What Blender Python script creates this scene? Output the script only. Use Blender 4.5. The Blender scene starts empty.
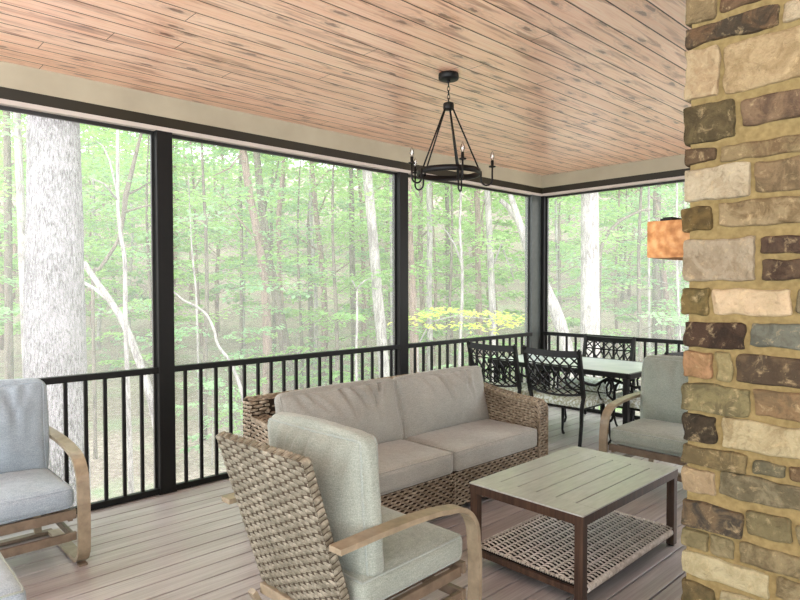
import bpy, bmesh, math, random
from math import sin, cos, pi, radians, sqrt, floor
from mathutils import Vector, Matrix, noise
V = Vector
C = bpy.context.scene.collection
S = bpy.context.scene
rnd = random.Random(7)

# ------------------------------------------------------------------ camera
HC = 1.53
FPX, YAW, PITCH, ROLL = 613.1044, 0.81462, -0.02517, -0.0017
cam_d = bpy.data.cameras.new('camera'); cam = bpy.data.objects.new('camera', cam_d); C.objects.link(cam)
cam_d.sensor_width = 36; cam_d.lens = FPX/800*36; cam_d.clip_end = 400; cam_d.clip_start = .05
Fv = V((cos(YAW)*cos(PITCH), sin(YAW)*cos(PITCH), sin(PITCH))); Rv = V((sin(YAW), -cos(YAW), 0)); Uv = Rv.cross(Fv)
R2 = Rv*cos(ROLL)+Uv*sin(ROLL); U2 = -Rv*sin(ROLL)+Uv*cos(ROLL)
m = Matrix((R2, U2, -Fv)).transposed().to_4x4(); m.translation = (0, 0, HC)
cam.matrix_world = m; S.camera = cam
def ray(x, y): return Fv+Rv*((x-400)/FPX)+Uv*((300-y)/FPX)
def atD(x, y, D): return V((0, 0, HC))+ray(x, y)*D           # point seen at a pixel, D metres ahead

# ------------------------------------------------------------------ materials
def lin(c):
    return tuple(((v/12.92) if v <= .04045 else ((v+.055)/1.055)**2.4) for v in c[:3])+(1,)
class NT:
    def __init__(s, name):
        s.m = bpy.data.materials.new(name); s.m.use_nodes = True; s.t = s.m.node_tree
        s.t.nodes.clear()
        s.out = s.n('ShaderNodeOutputMaterial'); s.b = s.n('ShaderNodeBsdfPrincipled')
        s.l(s.b.outputs[0], s.out.inputs[0])
    def n(s, t, **k):
        x = s.t.nodes.new(t)
        for a, b in k.items(): setattr(x, a, b)
        return x
    def l(s, a, b): s.t.links.new(a, b)
    def set(s, node, inp, v):
        i = node.inputs[inp]
        if isinstance(v, bpy.types.NodeSocket): s.l(v, i)
        else: i.default_value = v
    def math(s, op, a, b=0.0, c=0.0, clamp=False):
        x = s.n('ShaderNodeMath', operation=op, use_clamp=clamp); s.set(x, 0, a); s.set(x, 1, b); s.set(x, 2, c); return x.outputs[0]
    def coord(s, kind='Object'): return s.n('ShaderNodeTexCoord').outputs[kind]
    def mapv(s, v, scale=(1, 1, 1), loc=(0, 0, 0)):
        x = s.n('ShaderNodeMapping'); s.l(v, x.inputs[0]); x.inputs['Scale'].default_value = scale; x.inputs['Location'].default_value = loc; return x.outputs[0]
    def sep(s, v): x = s.n('ShaderNodeSeparateXYZ'); s.l(v, x.inputs[0]); return x.outputs
    def comb(s, a, b, c):
        x = s.n('ShaderNodeCombineXYZ'); s.set(x, 0, a); s.set(x, 1, b); s.set(x, 2, c); return x.outputs[0]
    def noise(s, v, scale=5, detail=4, rough=.55, dist=0):
        x = s.n('ShaderNodeTexNoise'); s.l(v, x.inputs['Vector']); x.inputs['Scale'].default_value = scale
        x.inputs['Detail'].default_value = detail; x.inputs['Roughness'].default_value = rough; x.inputs['Distortion'].default_value = dist; return x.outputs
    def ramp(s, f, stops, interp='LINEAR'):
        x = s.n('ShaderNodeValToRGB'); s.l(f, x.inputs[0]); e = x.color_ramp.elements; x.color_ramp.interpolation = interp
        while len(e) < len(stops): e.new(.5)
        for q, (p, c) in zip(e, stops):
            q.position = p; q.color = lin(c) if len(c) == 3 else c
        return x.outputs[0]
    def mix(s, f, a, b, mode='MIX'):
        x = s.n('ShaderNodeMix', data_type='RGBA', blend_type=mode); s.set(x, 0, f)
        for i, v in ((6, a), (7, b)):
            if isinstance(v, tuple): x.inputs[i].default_value = lin(v)
            else: s.l(v, x.inputs[i])
        return x.outputs[2]
    def base(s, c, rough=.6, spec=.5, metal=0, **k):
        if isinstance(c, tuple): s.b.inputs['Base Color'].default_value = lin(c)
        else: s.l(c, s.b.inputs['Base Color'])
        s.set(s.b, 'Roughness', rough); s.b.inputs['Specular IOR Level'].default_value = spec; s.b.inputs['Metallic'].default_value = metal
        for a, b in k.items(): s.set(s.b, a.replace('_', ' '), b)
        return s
    def bump(s, h, strength=.3, dist=.01):
        x = s.n('ShaderNodeBump'); s.l(h, x.inputs['Height']); x.inputs['Strength'].default_value = strength; x.inputs['Distance'].default_value = dist
        s.l(x.outputs[0], s.b.inputs['Normal']); return s

def mottled(name, c1, c2, scale=6, rough=.6, spec=.4, detail=5, stretch=(1, 1, 1), bump=.15, lo=.3, hi=.7, metal=0):
    t = NT(name); v = t.mapv(t.coord(), stretch); f = t.noise(v, scale, detail)[0]
    t.base(t.ramp(f, [(lo, c1), (hi, c2)]), rough, spec, metal)
    if bump: t.bump(f, bump, .004)
    return t.m

def fabric(name, c1, c2):
    t = NT(name); v = t.coord()
    a = t.noise(t.mapv(v, (1, 1, 1)), 3, 3)[0]
    g = t.noise(t.mapv(v, (1, 1, 1)), 230, 2)[0]
    h = t.noise(t.mapv(v, (30, 30, 260)), 1.0, 3)[0]
    f = t.math('ADD', t.math('MULTIPLY', a, .25), t.math('ADD', t.math('MULTIPLY', g, .45), t.math('MULTIPLY', h, .20)))
    t.base(t.ramp(f, [(.30, c1), (.62, c2)]), .9, .2)
    t.bump(t.math('ADD', g, h), .25, .002)
    t.b.inputs['Sheen Weight'].default_value = .25
    return t.m

def wood(name, c1, c2, c3, axis=0, rough=.5):
    t = NT(name); st = [38, 38, 38]; st[axis] = 2.2
    v = t.mapv(t.coord(), tuple(st)); f = t.noise(v, 1.3, 6, .6, .6)[0]; g = t.noise(t.coord(), 5, 3)[0]
    k = t.math('ADD', t.math('MULTIPLY', f, .75), t.math('MULTIPLY', g, .25))
    t.base(t.ramp(k, [(.33, c1), (.5, c2), (.68, c3)]), rough, .4); t.bump(f, .15, .002); return t.m

M = {}
M['black'] = mottled('black_powder_coat', (.03, .03, .027), (.05, .05, .045), 30, .5, .3, 3, bump=0)
M['blackframe'] = mottled('black_aluminium', (.06, .06, .055), (.085, .085, .075), 20, .35, .5, 3, bump=0)
M['litjamb'] = mottled('lit_black_jamb', (.22, .24, .23), (.27, .29, .28), 20, .35, .5, 3, bump=0)  # black frame lightened to grey: light on the corner post face put into colour
M['darktrim'] = mottled('dark_bronze_trim', (.11, .095, .04), (.14, .12, .055), 4, .5, .4, 3, bump=0)
M['cream'] = mottled('cream_painted_beam', (.61, .575, .49), (.655, .62, .53), 3, .55, .4, 4, bump=.05)
M['pale'] = mottled('pale_trim', (.70, .66, .62), (.75, .71, .67), 3, .55, .4, 4, bump=0)
M['sofafab'] = fabric('taupe_grey_fabric', (.49, .495, .465), (.68, .68, .645))
M['sagefab'] = fabric('sage_grey_fabric', (.45, .485, .445), (.665, .69, .645))
M['bluefab'] = fabric('blue_grey_fabric', (.48, .53, .56), (.70, .75, .785))
M['piping'] = fabric('piping_fabric', (.50, .54, .51), (.67, .70, .67))
M['frame'] = mottled('weathered_brushed_frame', (.38, .33, .27), (.48, .42, .35), 22, .42, .4, 4, (1, 1, 1), .05)
M['frame_pale'] = mottled('pale_brushed_frame', (.50, .45, .37), (.61, .555, .46), 22, .38, .5, 4, (1, 1, 1), .05)
M['tabletop'] = mottled('grey_slat_top', (.60, .61, .585), (.68, .69, .665), 9, .28, .6, 5, (1, 6, 1), .05)
M['tableleg'] = wood('dark_brown_metal_wood', (.16, .11, .08), (.25, .18, .135), (.33, .25, .19), 2, .42)
M['glass_top'] = mottled('frosted_grey_table_top', (.76, .81, .80), (.82, .86, .85), 4, .25, .6, 3, bump=0)
M['seatpad'] = mottled('pale_leaf_pattern_seat', (.66, .68, .57), (.88, .92, .90), 40, .85, .2, 4, bump=.1, lo=.42, hi=.55)
M['beam'] = None

def wicker_mat(name, c0, c1, c2, sc=1.0):
    t = NT(name); v = t.coord()
    a = t.noise(v, 45*sc, 3)[0]; b = t.noise(v, 7, 2)[0]; g = t.noise(t.mapv(v, (1, 1, 1)), 420, 2)[0]
    k = t.math('ADD', t.math('MULTIPLY', a, .55), t.math('ADD', t.math('MULTIPLY', b, .25), t.math('MULTIPLY', g, .2)))
    t.base(t.ramp(k, [(.36, c0), (.5, c1), (.62, c2)]), .55, .4); t.bump(g, .2, .001); return t.m
M['wick_chair'] = wicker_mat('grey_beige_wicker', (.35, .33, .27), (.46, .44, .375), (.60, .575, .505))
M['wick_sofa'] = wicker_mat('brown_grey_wicker', (.37, .32, .255), (.52, .465, .385), (.68, .635, .555))
M['wick_table'] = wicker_mat('whitewashed_wicker', (.66, .63, .58), (.80, .775, .73), (.90, .88, .85))
M['wick_dark'] = mottled('dark_wicker_core', (.13, .105, .08), (.21, .175, .14), 60, .8, .2)

def stripes(t, coord, width):
    """board index and fraction across the board"""
    q = t.math('DIVIDE', coord, width); return t.math('FLOOR', q), t.math('FRACT', q)

def ceiling_mat():
    t = NT('knotty_pine_ceiling'); o = t.sep(t.coord()); X, Yc = o[0], o[1]
    i, f = stripes(t, t.math('ADD', Yc, 10.0-.062), .1345)
    w = t.n('ShaderNodeTexWhiteNoise', noise_dimensions='1D'); t.l(i, w.inputs['W']); r = w.outputs['Value']
    xs = t.math('ADD', X, t.math('MULTIPLY', r, 37.0))
    j = t.math('FLOOR', t.math('DIVIDE', xs, 4.6)); jf = t.math('FRACT', t.math('DIVIDE', xs, 4.6))
    w2 = t.n('ShaderNodeTexWhiteNoise', noise_dimensions='2D'); t.l(t.comb(i, j, 0), w2.inputs['Vector']); r2 = w2.outputs['Value']
    # grain
    v = t.comb(xs, t.math('ADD', t.math('MULTIPLY', Yc, 1.0), t.math('MULTIPLY', r, 9)), 0)
    big = t.noise(t.mapv(v, (1.1, 9, 1)), 1.0, 3, .5)
    g = t.noise(t.mapv(v, (2.6, 60, 1)), 1.0, 6, .65, .8)[0]
    # knots
    vo = t.n('ShaderNodeTexVoronoi', feature='F1', voronoi_dimensions='2D'); t.l(t.mapv(v, (2.4, 7.4, 1)), vo.inputs['Vector']); vo.inputs['Scale'].default_value = 1.0
    kd = vo.outputs['Distance']; sel = t.sep(vo.outputs['Color'])[0]
    on = t.math('GREATER_THAN', sel, .50); kd = t.math('ADD', kd, t.math('MULTIPLY', t.math('SUBTRACT', t.noise(t.mapv(v, (9, 30, 1)), 1.0, 4, .7)[0], .5), .50))
    kn = t.math('MULTIPLY', on, t.math('MULTIPLY', t.math('SUBTRACT', 1.0, t.math('DIVIDE', kd, .13), clamp=True), 2.2, clamp=True))
    halo = t.math('MULTIPLY', on, t.math('SUBTRACT', 1.0, t.math('DIVIDE', kd, .45), clamp=True))
    rings = t.math('MULTIPLY', halo, t.math('ADD', .5, t.math('MULTIPLY', .5, t.math('SINE', t.math('MULTIPLY', kd, 48)))))
    st = t.noise(t.mapv(v, (1.6, 14, 1), (5, 3, 0)), 1.0, 4, .6, 1.2)[0]
    streak = t.math('MULTIPLY', t.math('SUBTRACT', st, .53, clamp=True), 9.0, clamp=True)
    base = t.ramp(g, [(.30, (.80, .54, .39)), (.45, (.95, .74, .61)), (.68, (.98, .84, .74))])
    base = t.mix(t.math('MULTIPLY', t.math('SUBTRACT', r2, .5), .5, clamp=True), base, (.95, .84, .74))
    base = t.mix(t.math('MULTIPLY', t.math('SUBTRACT', .5, r2), .55, clamp=True), base, (.72, .50, .36))
    base = t.mix(t.math('MULTIPLY', t.math('SUBTRACT', big[0], .5, clamp=True), 1.3), base, (.70, .48, .34))
    base = t.mix(t.math('MULTIPLY', streak, .8), base, (.60, .35, .22))
    base = t.mix(t.math('MULTIPLY', rings, .5), base, (.50, .27, .17))
    base = t.mix(t.math('MULTIPLY', kn, .85), base, (.42, .20, .11))
    edge = t.math('MINIMUM', f, t.math('SUBTRACT', 1.0, f)); gro = t.math('LESS_THAN', edge, .03)
    gro = t.math('MAXIMUM', gro, t.math('LESS_THAN', jf, .0008))
    base = t.mix(t.math('MULTIPLY', gro, .95), base, (.13, .06, .04))
    t.base(base, .42, .5); t.l(t.math('MULTIPLY', t.math('SUBTRACT', 1.0, gro), .85), t.b.inputs['Coat Weight']); t.b.inputs['Coat Roughness'].default_value = .30; t.b.inputs['Coat IOR'].default_value = 2.1
    h = t.math('ADD', t.math('MULTIPLY', t.math('SMOOTH_MIN', t.math('MULTIPLY', edge, 14.0), 1.0, .2), 1.0), t.math('MULTIPLY', g, .05))
    t.bump(h, .35, .006); return t.m
M['ceiling'] = ceiling_mat()

def deck_mat():
    t = NT('composite_deck_boards'); o = t.sep(t.coord())
    i, f = stripes(t, t.math('ADD', o[1], 14*10-.107+.0), .14)
    w = t.n('ShaderNodeTexWhiteNoise', noise_dimensions='1D'); t.l(i, w.inputs['W']); r = w.outputs['Value']
    v = t.comb(t.math('ADD', o[0], t.math('MULTIPLY', r, 31)), t.math('ADD', o[1], t.math('MULTIPLY', r, 7)), 0)
    g = t.noise(t.mapv(v, (2.0, 70, 1)), 1.0, 6, .65, .6)[0]; b = t.noise(t.mapv(v, (.9, 6, 1)), 1.0, 3)[0]
    k = t.math('ADD', t.math('MULTIPLY', g, .6), t.math('MULTIPLY', b, .4))
    c = t.ramp(k, [(.33, (.54, .515, .50)), (.5, (.665, .645, .635)), (.66, (.76, .74, .73))])
    c = t.mix(t.math('MULTIPLY', r, .28), c, (.50, .45, .43))
    t.base(c, t.math('ADD', .27, t.math('MULTIPLY', g, .2)), .5); t.bump(g, .25, .002); return t.m
M['deck'] = deck_mat()

def bark_mat(name, c1, c2, sc=1.0, furrow=1.0):
    t = NT(name); v = t.coord()
    a = t.noise(t.mapv(v, (14*sc, 14*sc, 2.6*sc)), 1.6, 6, .7, 1.2)[0]; b = t.noise(v, 1.2, 3)[0]
    k = t.math('ADD', t.math('MULTIPLY', a, .75), t.math('MULTIPLY', b, .25))
    t.base(t.ramp(k, [(.40, c1), (.56, c2), (.7, c2)]), .9, .15); t.bump(a, .8*furrow, .03); return t.m
M['bark_oak'] = bark_mat('pale_furrowed_bark', (.26, .235, .24), (.71, .685, .695), 2.6, 1.6)
M['bark_pale'] = bark_mat('pale_grey_bark', (.46, .43, .42), (.70, .675, .66), .8, .4)
M['bark_pink'] = bark_mat('pinkish_brown_bark', (.42, .34, .31), (.62, .53, .49), .8, .6)
M['bark_dark'] = bark_mat('grey_brown_bark', (.33, .30, .27), (.50, .46, .41), .8, .6)

def leaf_mat(name, c1, c2, tr, trw=.5):
    t = NT(name); t.t.nodes.remove(t.b)
    f = t.noise(t.coord(), 1.3, 3)[0]; o = t.n('ShaderNodeObjectInfo').outputs['Random']
    k = t.math('ADD', t.math('MULTIPLY', f, .7), t.math('MULTIPLY', o, .3))
    c = t.ramp(k, [(.3, c1), (.65, c2)])
    d = t.n('ShaderNodeBsdfDiffuse'); t.l(c, d.inputs[0]); x = t.n('ShaderNodeBsdfTranslucent')
    x.inputs[0].default_value = lin(tr); mx = t.n('ShaderNodeMixShader'); mx.inputs[0].default_value = trw
    t.l(d.outputs[0], mx.inputs[1]); t.l(x.outputs[0], mx.inputs[2]); t.l(mx.outputs[0], t.out.inputs[0]); return t.m
M['leaf'] = leaf_mat('green_leaves', (.46, .64, .38), (.63, .77, .49), (.71, .85, .48))
M['leaf_blue'] = leaf_mat('cool_green_leaves', (.44, .62, .47), (.64, .78, .60), (.66, .81, .56))
M['leaf_yel'] = leaf_mat('yellow_green_leaves', (.66, .76, .30), (.84, .88, .46), (.86, .90, .40))

def ground_mat():
    t = NT('leaf_litter_ground'); v = t.coord('Object')
    a = t.noise(v, .35, 5)[0]; b = t.noise(v, 9, 6, .7)[0]; c = t.noise(v, .9, 4)[0]
    k = t.math('ADD', t.math('MULTIPLY', a, .35), t.math('MULTIPLY', b, .65))
    col = t.ramp(k, [(.33, (.36, .31, .27)), (.5, (.55, .495, .45)), (.66, (.71, .655, .61))])
    g = t.math('MULTIPLY', t.math('SUBTRACT', c, .52, clamp=True), 4.0, clamp=True)
    col = t.mix(t.math('MULTIPLY', g, .7), col, (.46, .58, .40))
    t.base(col, .95, .1); t.bump(b, .8, .06); return t.m
M['ground'] = ground_mat()

def screen_mat():
    t = NT('insect_screen_mesh'); t.t.nodes.remove(t.b)
    tr = t.n('ShaderNodeBsdfTransparent'); d = t.n('ShaderNodeBsdfDiffuse'); d.inputs[0].default_value = (.75, .77, .76, 1)
    x = t.n('ShaderNodeBsdfTranslucent'); x.inputs[0].default_value = (.80, .82, .81, 1)
    a = t.n('ShaderNodeAddShader'); 
    m1 = t.n('ShaderNodeMixShader'); m1.inputs[0].default_value = .75; t.l(d.outputs[0], m1.inputs[1]); t.l(x.outputs[0], m1.inputs[2])
    t.t.nodes.remove(a)
    m2 = t.n('ShaderNodeMixShader'); m2.inputs[0].default_value = SCREEN; t.l(tr.outputs[0], m2.inputs[1]); t.l(m1.outputs[0], m2.inputs[2])
    t.l(m2.outputs[0], t.out.inputs[0]); return t.m
SCREEN = .27
M['screen'] = screen_mat()

# ------------------------------------------------------------------ mesh builder
class MB:
    def __init__(s): s.v = []; s.f = []; s.mi = []; s.sm = []; s.col = []
    def add(s, vs, fs, mat=0, smooth=False):
        b = len(s.v); s.v += [tuple(v) for v in vs]
        for f in fs: s.f.append(tuple(b+i for i in f)); s.mi.append(mat); s.sm.append(smooth)
    def box(s, x0, x1, y0, y1, z0, z1, mat=0, bev=0, T=None):
        x0, x1 = min(x0, x1), max(x0, x1); y0, y1 = min(y0, y1), max(y0, y1); z0, z1 = min(z0, z1), max(z0, z1)
        bm = bmesh.new(); bmesh.ops.create_cube(bm, size=1)
        for v in bm.verts: v.co = V(((x0+x1)/2+v.co.x*(x1-x0), (y0+y1)/2+v.co.y*(y1-y0), (z0+z1)/2+v.co.z*(z1-z0)))
        if bev: bmesh.ops.bevel(bm, geom=bm.edges[:], offset=min(bev, .45*min(x1-x0, y1-y0, z1-z0)), segments=2, affect='EDGES', profile=.5)
        s.bm(bm, mat, T)
    def bm(s, bm, mat=0, T=None, smooth=False):
        bm.verts.index_update(); bm.faces.ensure_lookup_table()
        s.add([(T @ v.co if T else v.co) for v in bm.verts], [[v.index for v in f.verts] for f in bm.faces], mat, smooth); bm.free()
    def tube(s, pts, r, n=8, mat=0, cap=True, flat=None, rough=0, seed=0):
        """pts list of Vectors, r radius or list; flat=(w,h,up) sweeps a rectangle instead"""
        pts = [V(p) for p in pts]; k = len(pts); rs = r if isinstance(r, (list, tuple)) else [r]*k
        tang = []
        for i in range(k):
            a = pts[max(0, i-1)]; b = pts[min(k-1, i+1)]; tang.append((b-a).normalized() if (b-a).length > 1e-9 else V((0, 0, 1)))
        up = V((0, 0, 1)) if abs(tang[0].z) < .9 else V((1, 0, 0))
        nrm = (up-tang[0]*up.dot(tang[0])).normalized(); vs = []
        for i in range(k):
            if i: nrm = (nrm-tang[i]*nrm.dot(tang[i])).normalized()
            bi = tang[i].cross(nrm)
            for j in range(n):
                a = 2*pi*j/n; rr = rs[i]
                if rough: rr *= 1+rough*noise.noise(V((cos(a)*2+seed, sin(a)*2, i*.7+seed)))
                vs.append(pts[i]+nrm*(cos(a)*rr)+bi*(sin(a)*rr))
        fs = [(i*n+j, i*n+(j+1) % n, (i+1)*n+(j+1) % n, (i+1)*n+j) for i in range(k-1) for j in range(n)]
        if cap: fs += [tuple(range(n))[::-1], tuple((k-1)*n+j for j in range(n))]
        s.add(vs, fs, mat, True)
    def ribbon(s, pts, side, w, t, mat=0):
        """rectangular bar swept along pts; 'side' is the constant width direction"""
        pts = [V(p) for p in pts]; side = V(side).normalized(); k = len(pts); vs = []
        for i in range(k):
            tg = (pts[min(k-1, i+1)]-pts[max(0, i-1)]).normalized(); nn = tg.cross(side).normalized()
            for a, b in ((-1, -1), (1, -1), (1, 1), (-1, 1)): vs.append(pts[i]+side*(a*w/2)+nn*(b*t/2))
        fs = [(i*4+j, i*4+(j+1) % 4, (i+1)*4+(j+1) % 4, (i+1)*4+j) for i in range(k-1) for j in range(4)]
        fs += [(3, 2, 1, 0), tuple((k-1)*4+j for j in range(4))]
        s.add(vs, fs, mat, False)
    def lathe(s, prof, n=24, c=(0, 0, 0), mat=0):
        vs = [(c[0]+r*cos(2*pi*j/n), c[1]+r*sin(2*pi*j/n), c[2]+z) for r, z in prof for j in range(n)]
        fs = [(i*n+j, i*n+(j+1) % n, (i+1)*n+(j+1) % n, (i+1)*n+j) for i in range(len(prof)-1) for j in range(n)]
        s.add(vs, fs, mat, True)
    def weave(s, fn, U, W, row, col, amp=.005, thick=.004, seg=4, mat=0, fill=.5, phase=None):
        """strands along u (0..U) in rows across v (0..W) over the surface fn(u, v)->(point, normal)"""
        nr = max(1, round(W/row)); row = W/nr; nu = max(2, int(U/col*seg)); 
        for j in range(nr):
            vv = (j+.5)*row; vs = []; ph = (pi*j if phase is None else phase(j))
            for i in range(nu+1):
                u = U*i/nu; p, nm = fn(u, vv); p1, _ = fn(u, min(W, vv+.001)); p0, _ = fn(u, max(0, vv-.001)); dv = (p1-p0).normalized()
                o = amp*sin(pi*u/col+ph); wj = row*fill
                vs += [p+nm*(o-thick)-dv*wj, p+nm*(o+thick*.6)-dv*wj*.5, p+nm*(o+thick*.6)+dv*wj*.5, p+nm*(o-thick)+dv*wj]
            fs = [(i*4+q, i*4+q+1, (i+1)*4+q+1, (i+1)*4+q) for i in range(nu) for q in range(3)]
            s.add(vs, fs, mat, True)
    def build(s, name, mats, parent=None, T=None):
        me = bpy.data.meshes.new(name); vs = s.v
        if T is not None: vs = [tuple(T @ V(v)) for v in vs]
        me.from_pydata(vs, [], s.f); me.polygons.foreach_set('material_index', s.mi); me.polygons.foreach_set('use_smooth', s.sm)
        for q in (mats if isinstance(mats, (list, tuple)) else [mats]): me.materials.append(q)
        me.update(); o = bpy.data.objects.new(name, me); C.objects.link(o)
        if parent: o.parent = parent
        return o

def tag(o, label=None, cat=None, group=None, kind=None):
    if label: o['label'] = label
    if cat: o['category'] = cat
    if group: o['group'] = group
    if kind: o['kind'] = kind
    return o
def thing(name, label, cat, loc=(0, 0, 0), rz=0, group=None):
    o = bpy.data.objects.new(name, None); C.objects.link(o); o.empty_display_size = .1
    o.location = loc; o.rotation_euler = (0, 0, rz); return tag(o, label, cat, group)
KIDS = {}
def copy_tree(o, parent=None):
    c = o.copy(); C.objects.link(c); c.parent = parent
    for ch in list(o.children): copy_tree(ch, c)
    return c

def rounded(p, hx, hy, hz, r):
    q = V((p[0]*hx, p[1]*hy, p[2]*hz)); inner = V((max(-hx+r, min(hx-r, q.x)), max(-hy+r, min(hy-r, q.y)), max(-hz+r, min(hz-r, q.z))))
    d = q-inner
    return inner+d.normalized()*r if d.length > 1e-9 else q
CREASES = [(-.55, -.25, .8, .6), (-.1, .05, 1.1, 1.0), (.18, .42, .9, 1.0), (.42, .50, 1.2, .8), (.66, .45, .8, .9), (-.8, -.72, .6, .5)]
def cushion(name, w, d, h, r, puff, seed, mat, pipmat, parent, T, wrinkle=.004, n=22, folds=0, label=None, taper=0, ear=0):
    """w along x, d along y, h along z (thickness); piping runs round both faces"""
    hx, hy, hz = w/2, d/2, h/2
    def fmap(p):
        q = rounded(p, hx, hy, hz, r); q.z *= 1-taper*(1-(1-abs(p[0])**3)*(1-abs(p[1])**3)); e = 1-max(abs(p[0]), abs(p[1]))**4; sgn = p[2]
        q.z += sgn*puff*(1-p[0]**2)*(1-p[1]**2); q.x *= 1-ear*(1-p[1]**2); q.y *= 1-ear*(1-p[0]**2)
        q.x += (p[0]*(1-p[1]**2)*(1-abs(p[2])**2)*puff*.35); q.y += (p[1]*(1-p[0]**2)*(1-abs(p[2])**2)*puff*.35)
        a = noise.noise(V((q.x*5+seed, q.y*5, q.z*3+seed*2)))*wrinkle*1.6+noise.noise(V((q.x*14+seed, q.y*14, q.z*8)))*wrinkle*.7
        af = 0
        if folds:
            for c0, c1_, ln_, dp in CREASES:
                tt = (1-p[1])/ln_
                if 0 <= tt <= 1:
                    dd_ = (p[0]+.06*sin(seed*3+c0*9)-(c0+(c1_-c0)*tt))*hx; af -= folds*dp*(1-tt)**.7*(math.exp(-(dd_/.017)**2)-.5*math.exp(-((abs(dd_)-.040)/.02)**2))
            t = max(0, p[1]); fo = abs(noise.noise(V((q.x*11+q.y*4+seed, q.y*2.5-q.x*1.5, seed*3))))
            a -= folds*max(0, .24-fo)*2.0*(.15+t)*(1-p[0]**8)
        q.z += sgn*af*(1-abs(p[0])**8)*(1-abs(p[1])**20)+sgn*a*e+(a*.5 if abs(sgn) < .9 else 0); return q
    bm = bmesh.new(); bmesh.ops.create_cube(bm, size=2); bmesh.ops.subdivide_edges(bm, edges=bm.edges[:], cuts=n, use_grid_fill=True)
    for v in bm.verts:
        v.co = fmap(v.co)
    mb = MB(); mb.bm(bm, 0, T, True); o = mb.build(name, mat, parent)
    pb = MB()
    for s in (-1, 1):
        pts = []; N = 24; zz = s*.999
        for a, b in (((-1, -1), (1, -1)), ((1, -1), (1, 1)), ((1, 1), (-1, 1)), ((-1, 1), (-1, -1))):
            for i in range(N):
                t = i/N; pts.append(T @ (fmap((a[0]+(b[0]-a[0])*t, a[1]+(b[1]-a[1])*t, zz))))
        pts.append(pts[0].copy()); pb.tube(pts, .0052, 6, cap=False)
    pb.build('piping', pipmat, o)
    if label: o['label'] = label
    return o
def axes(c, X, Y, Z): 
    m = Matrix((V(X).normalized(), V(Y).normalized(), V(Z).normalized())).transposed().to_4x4(); m.translation = V(c); return m
def arc(c, r, a0, a1, n, f): return [f(c[0]+r*cos(a0+(a1-a0)*i/n), c[1]+r*sin(a0+(a1-a0)*i/n)) for i in range(n+1)]
# ------------------------------------------------------------------ the porch shell
YA, XB, CZ = 4.4225, 6.6362, 2.9
X0, Y0 = -3.0, -4.0
mb = MB()                                     # ceiling: one tongue and groove lining
mb.box(X0, XB+.25, Y0, YA+.25, CZ, CZ+.05)
tag(mb.build('ceiling', M['ceiling']), 'knotty pine tongue and groove ceiling', kind='structure')
mb = MB(); yb = YA+.14; edge0 = 0
k = 0; y = 4.247-.14*60
while y < YA+.1:
    a, b = max(y, Y0), min(y+.14, YA+.14)
    if b-a > .02: mb.box(X0, XB+.14, a+.0048, b-.0048, -.028, 0, 0, .003)
    y += .14
mb.box(X0, XB+.12, Y0, YA+.12, -.20, -.045, 1)
tag(mb.build('floor', [M['deck'], M['wick_dark']]), 'grey brown deck boards', kind='structure')

def struct(name, mbx, mat, label): return tag(mbx.build(name, mat), label, kind='structure')
mb = MB(); mb.box(X0, XB, YA, YA+.14, 2.745, CZ); struct('trim_1', mb, M['cream'], 'cream beam above the left screens')
mb = MB(); mb.box(XB, XB+.14, Y0, YA+.14, 2.745, CZ); struct('trim_2', mb, M['cream'], 'cream beam above the right screen')
mb = MB(); mb.box(X0, XB, YA+.002, YA+.13, 2.672, 2.745); struct('trim_3', mb, M['darktrim'], 'dark strip under the left beam')
mb = MB(); mb.box(XB+.002, XB+.13, Y0, YA+.13, 2.672, 2.745); struct('trim_4', mb, M['darktrim'], 'dark strip under the right beam')
mb = MB(); mb.box(X0, XB, YA, YA+.12, 2.643, 2.672); struct('trim_5', mb, M['pale'], 'pale strip above the left screens')
mb = MB(); mb.box(XB, XB+.12, Y0, YA+.12, 2.643, 2.672); struct('trim_6', mb, M['pale'], 'pale strip above the right screen')

PW = .118
posts = [(-.66-.0, 'leftmost'), (1.767, 'a'), (4.168, 'b')]
lab = {0: 'black square porch post left of the big oak, beyond the blue cushioned armchair',
       1: 'black square porch post between the oak view screen and the middle screen',
       2: 'black square porch post behind the sofa, just left of the hanging chandelier'}
for i, (x, _) in enumerate(posts):
    mb = MB(); mb.box(x, x+PW, YA-.004, YA+.11, .0, 2.643, 0, .004); mb.box(x-.006, x+PW+.006, YA-.007, YA+.115, 0.0, .02, 0, .002)
    tag(mb.build('porch_post', M['black']), lab[i], 'post', 'black porch posts')
mb = MB(); mb.box(6.44, XB+.02, YA+.012, YA+.115, 0, 2.643, 0, .004); mb.box(XB+.0, XB+.11, YA-.034, YA+.115, 0, 2.643, 1, .004)
tag(mb.build('porch_post', [M['litjamb'], M['black']]), 'wide black corner post where the two screen walls meet', 'post', 'black porch posts')
mb = MB(); mb.box(XB, XB+.11, 1.76, 1.88, 0, 2.643, 0, .004)
tag(mb.build('porch_post', M['black']), 'black porch post on the right screen wall, hidden behind the stone chimney', 'post', 'black porch posts')

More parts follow.
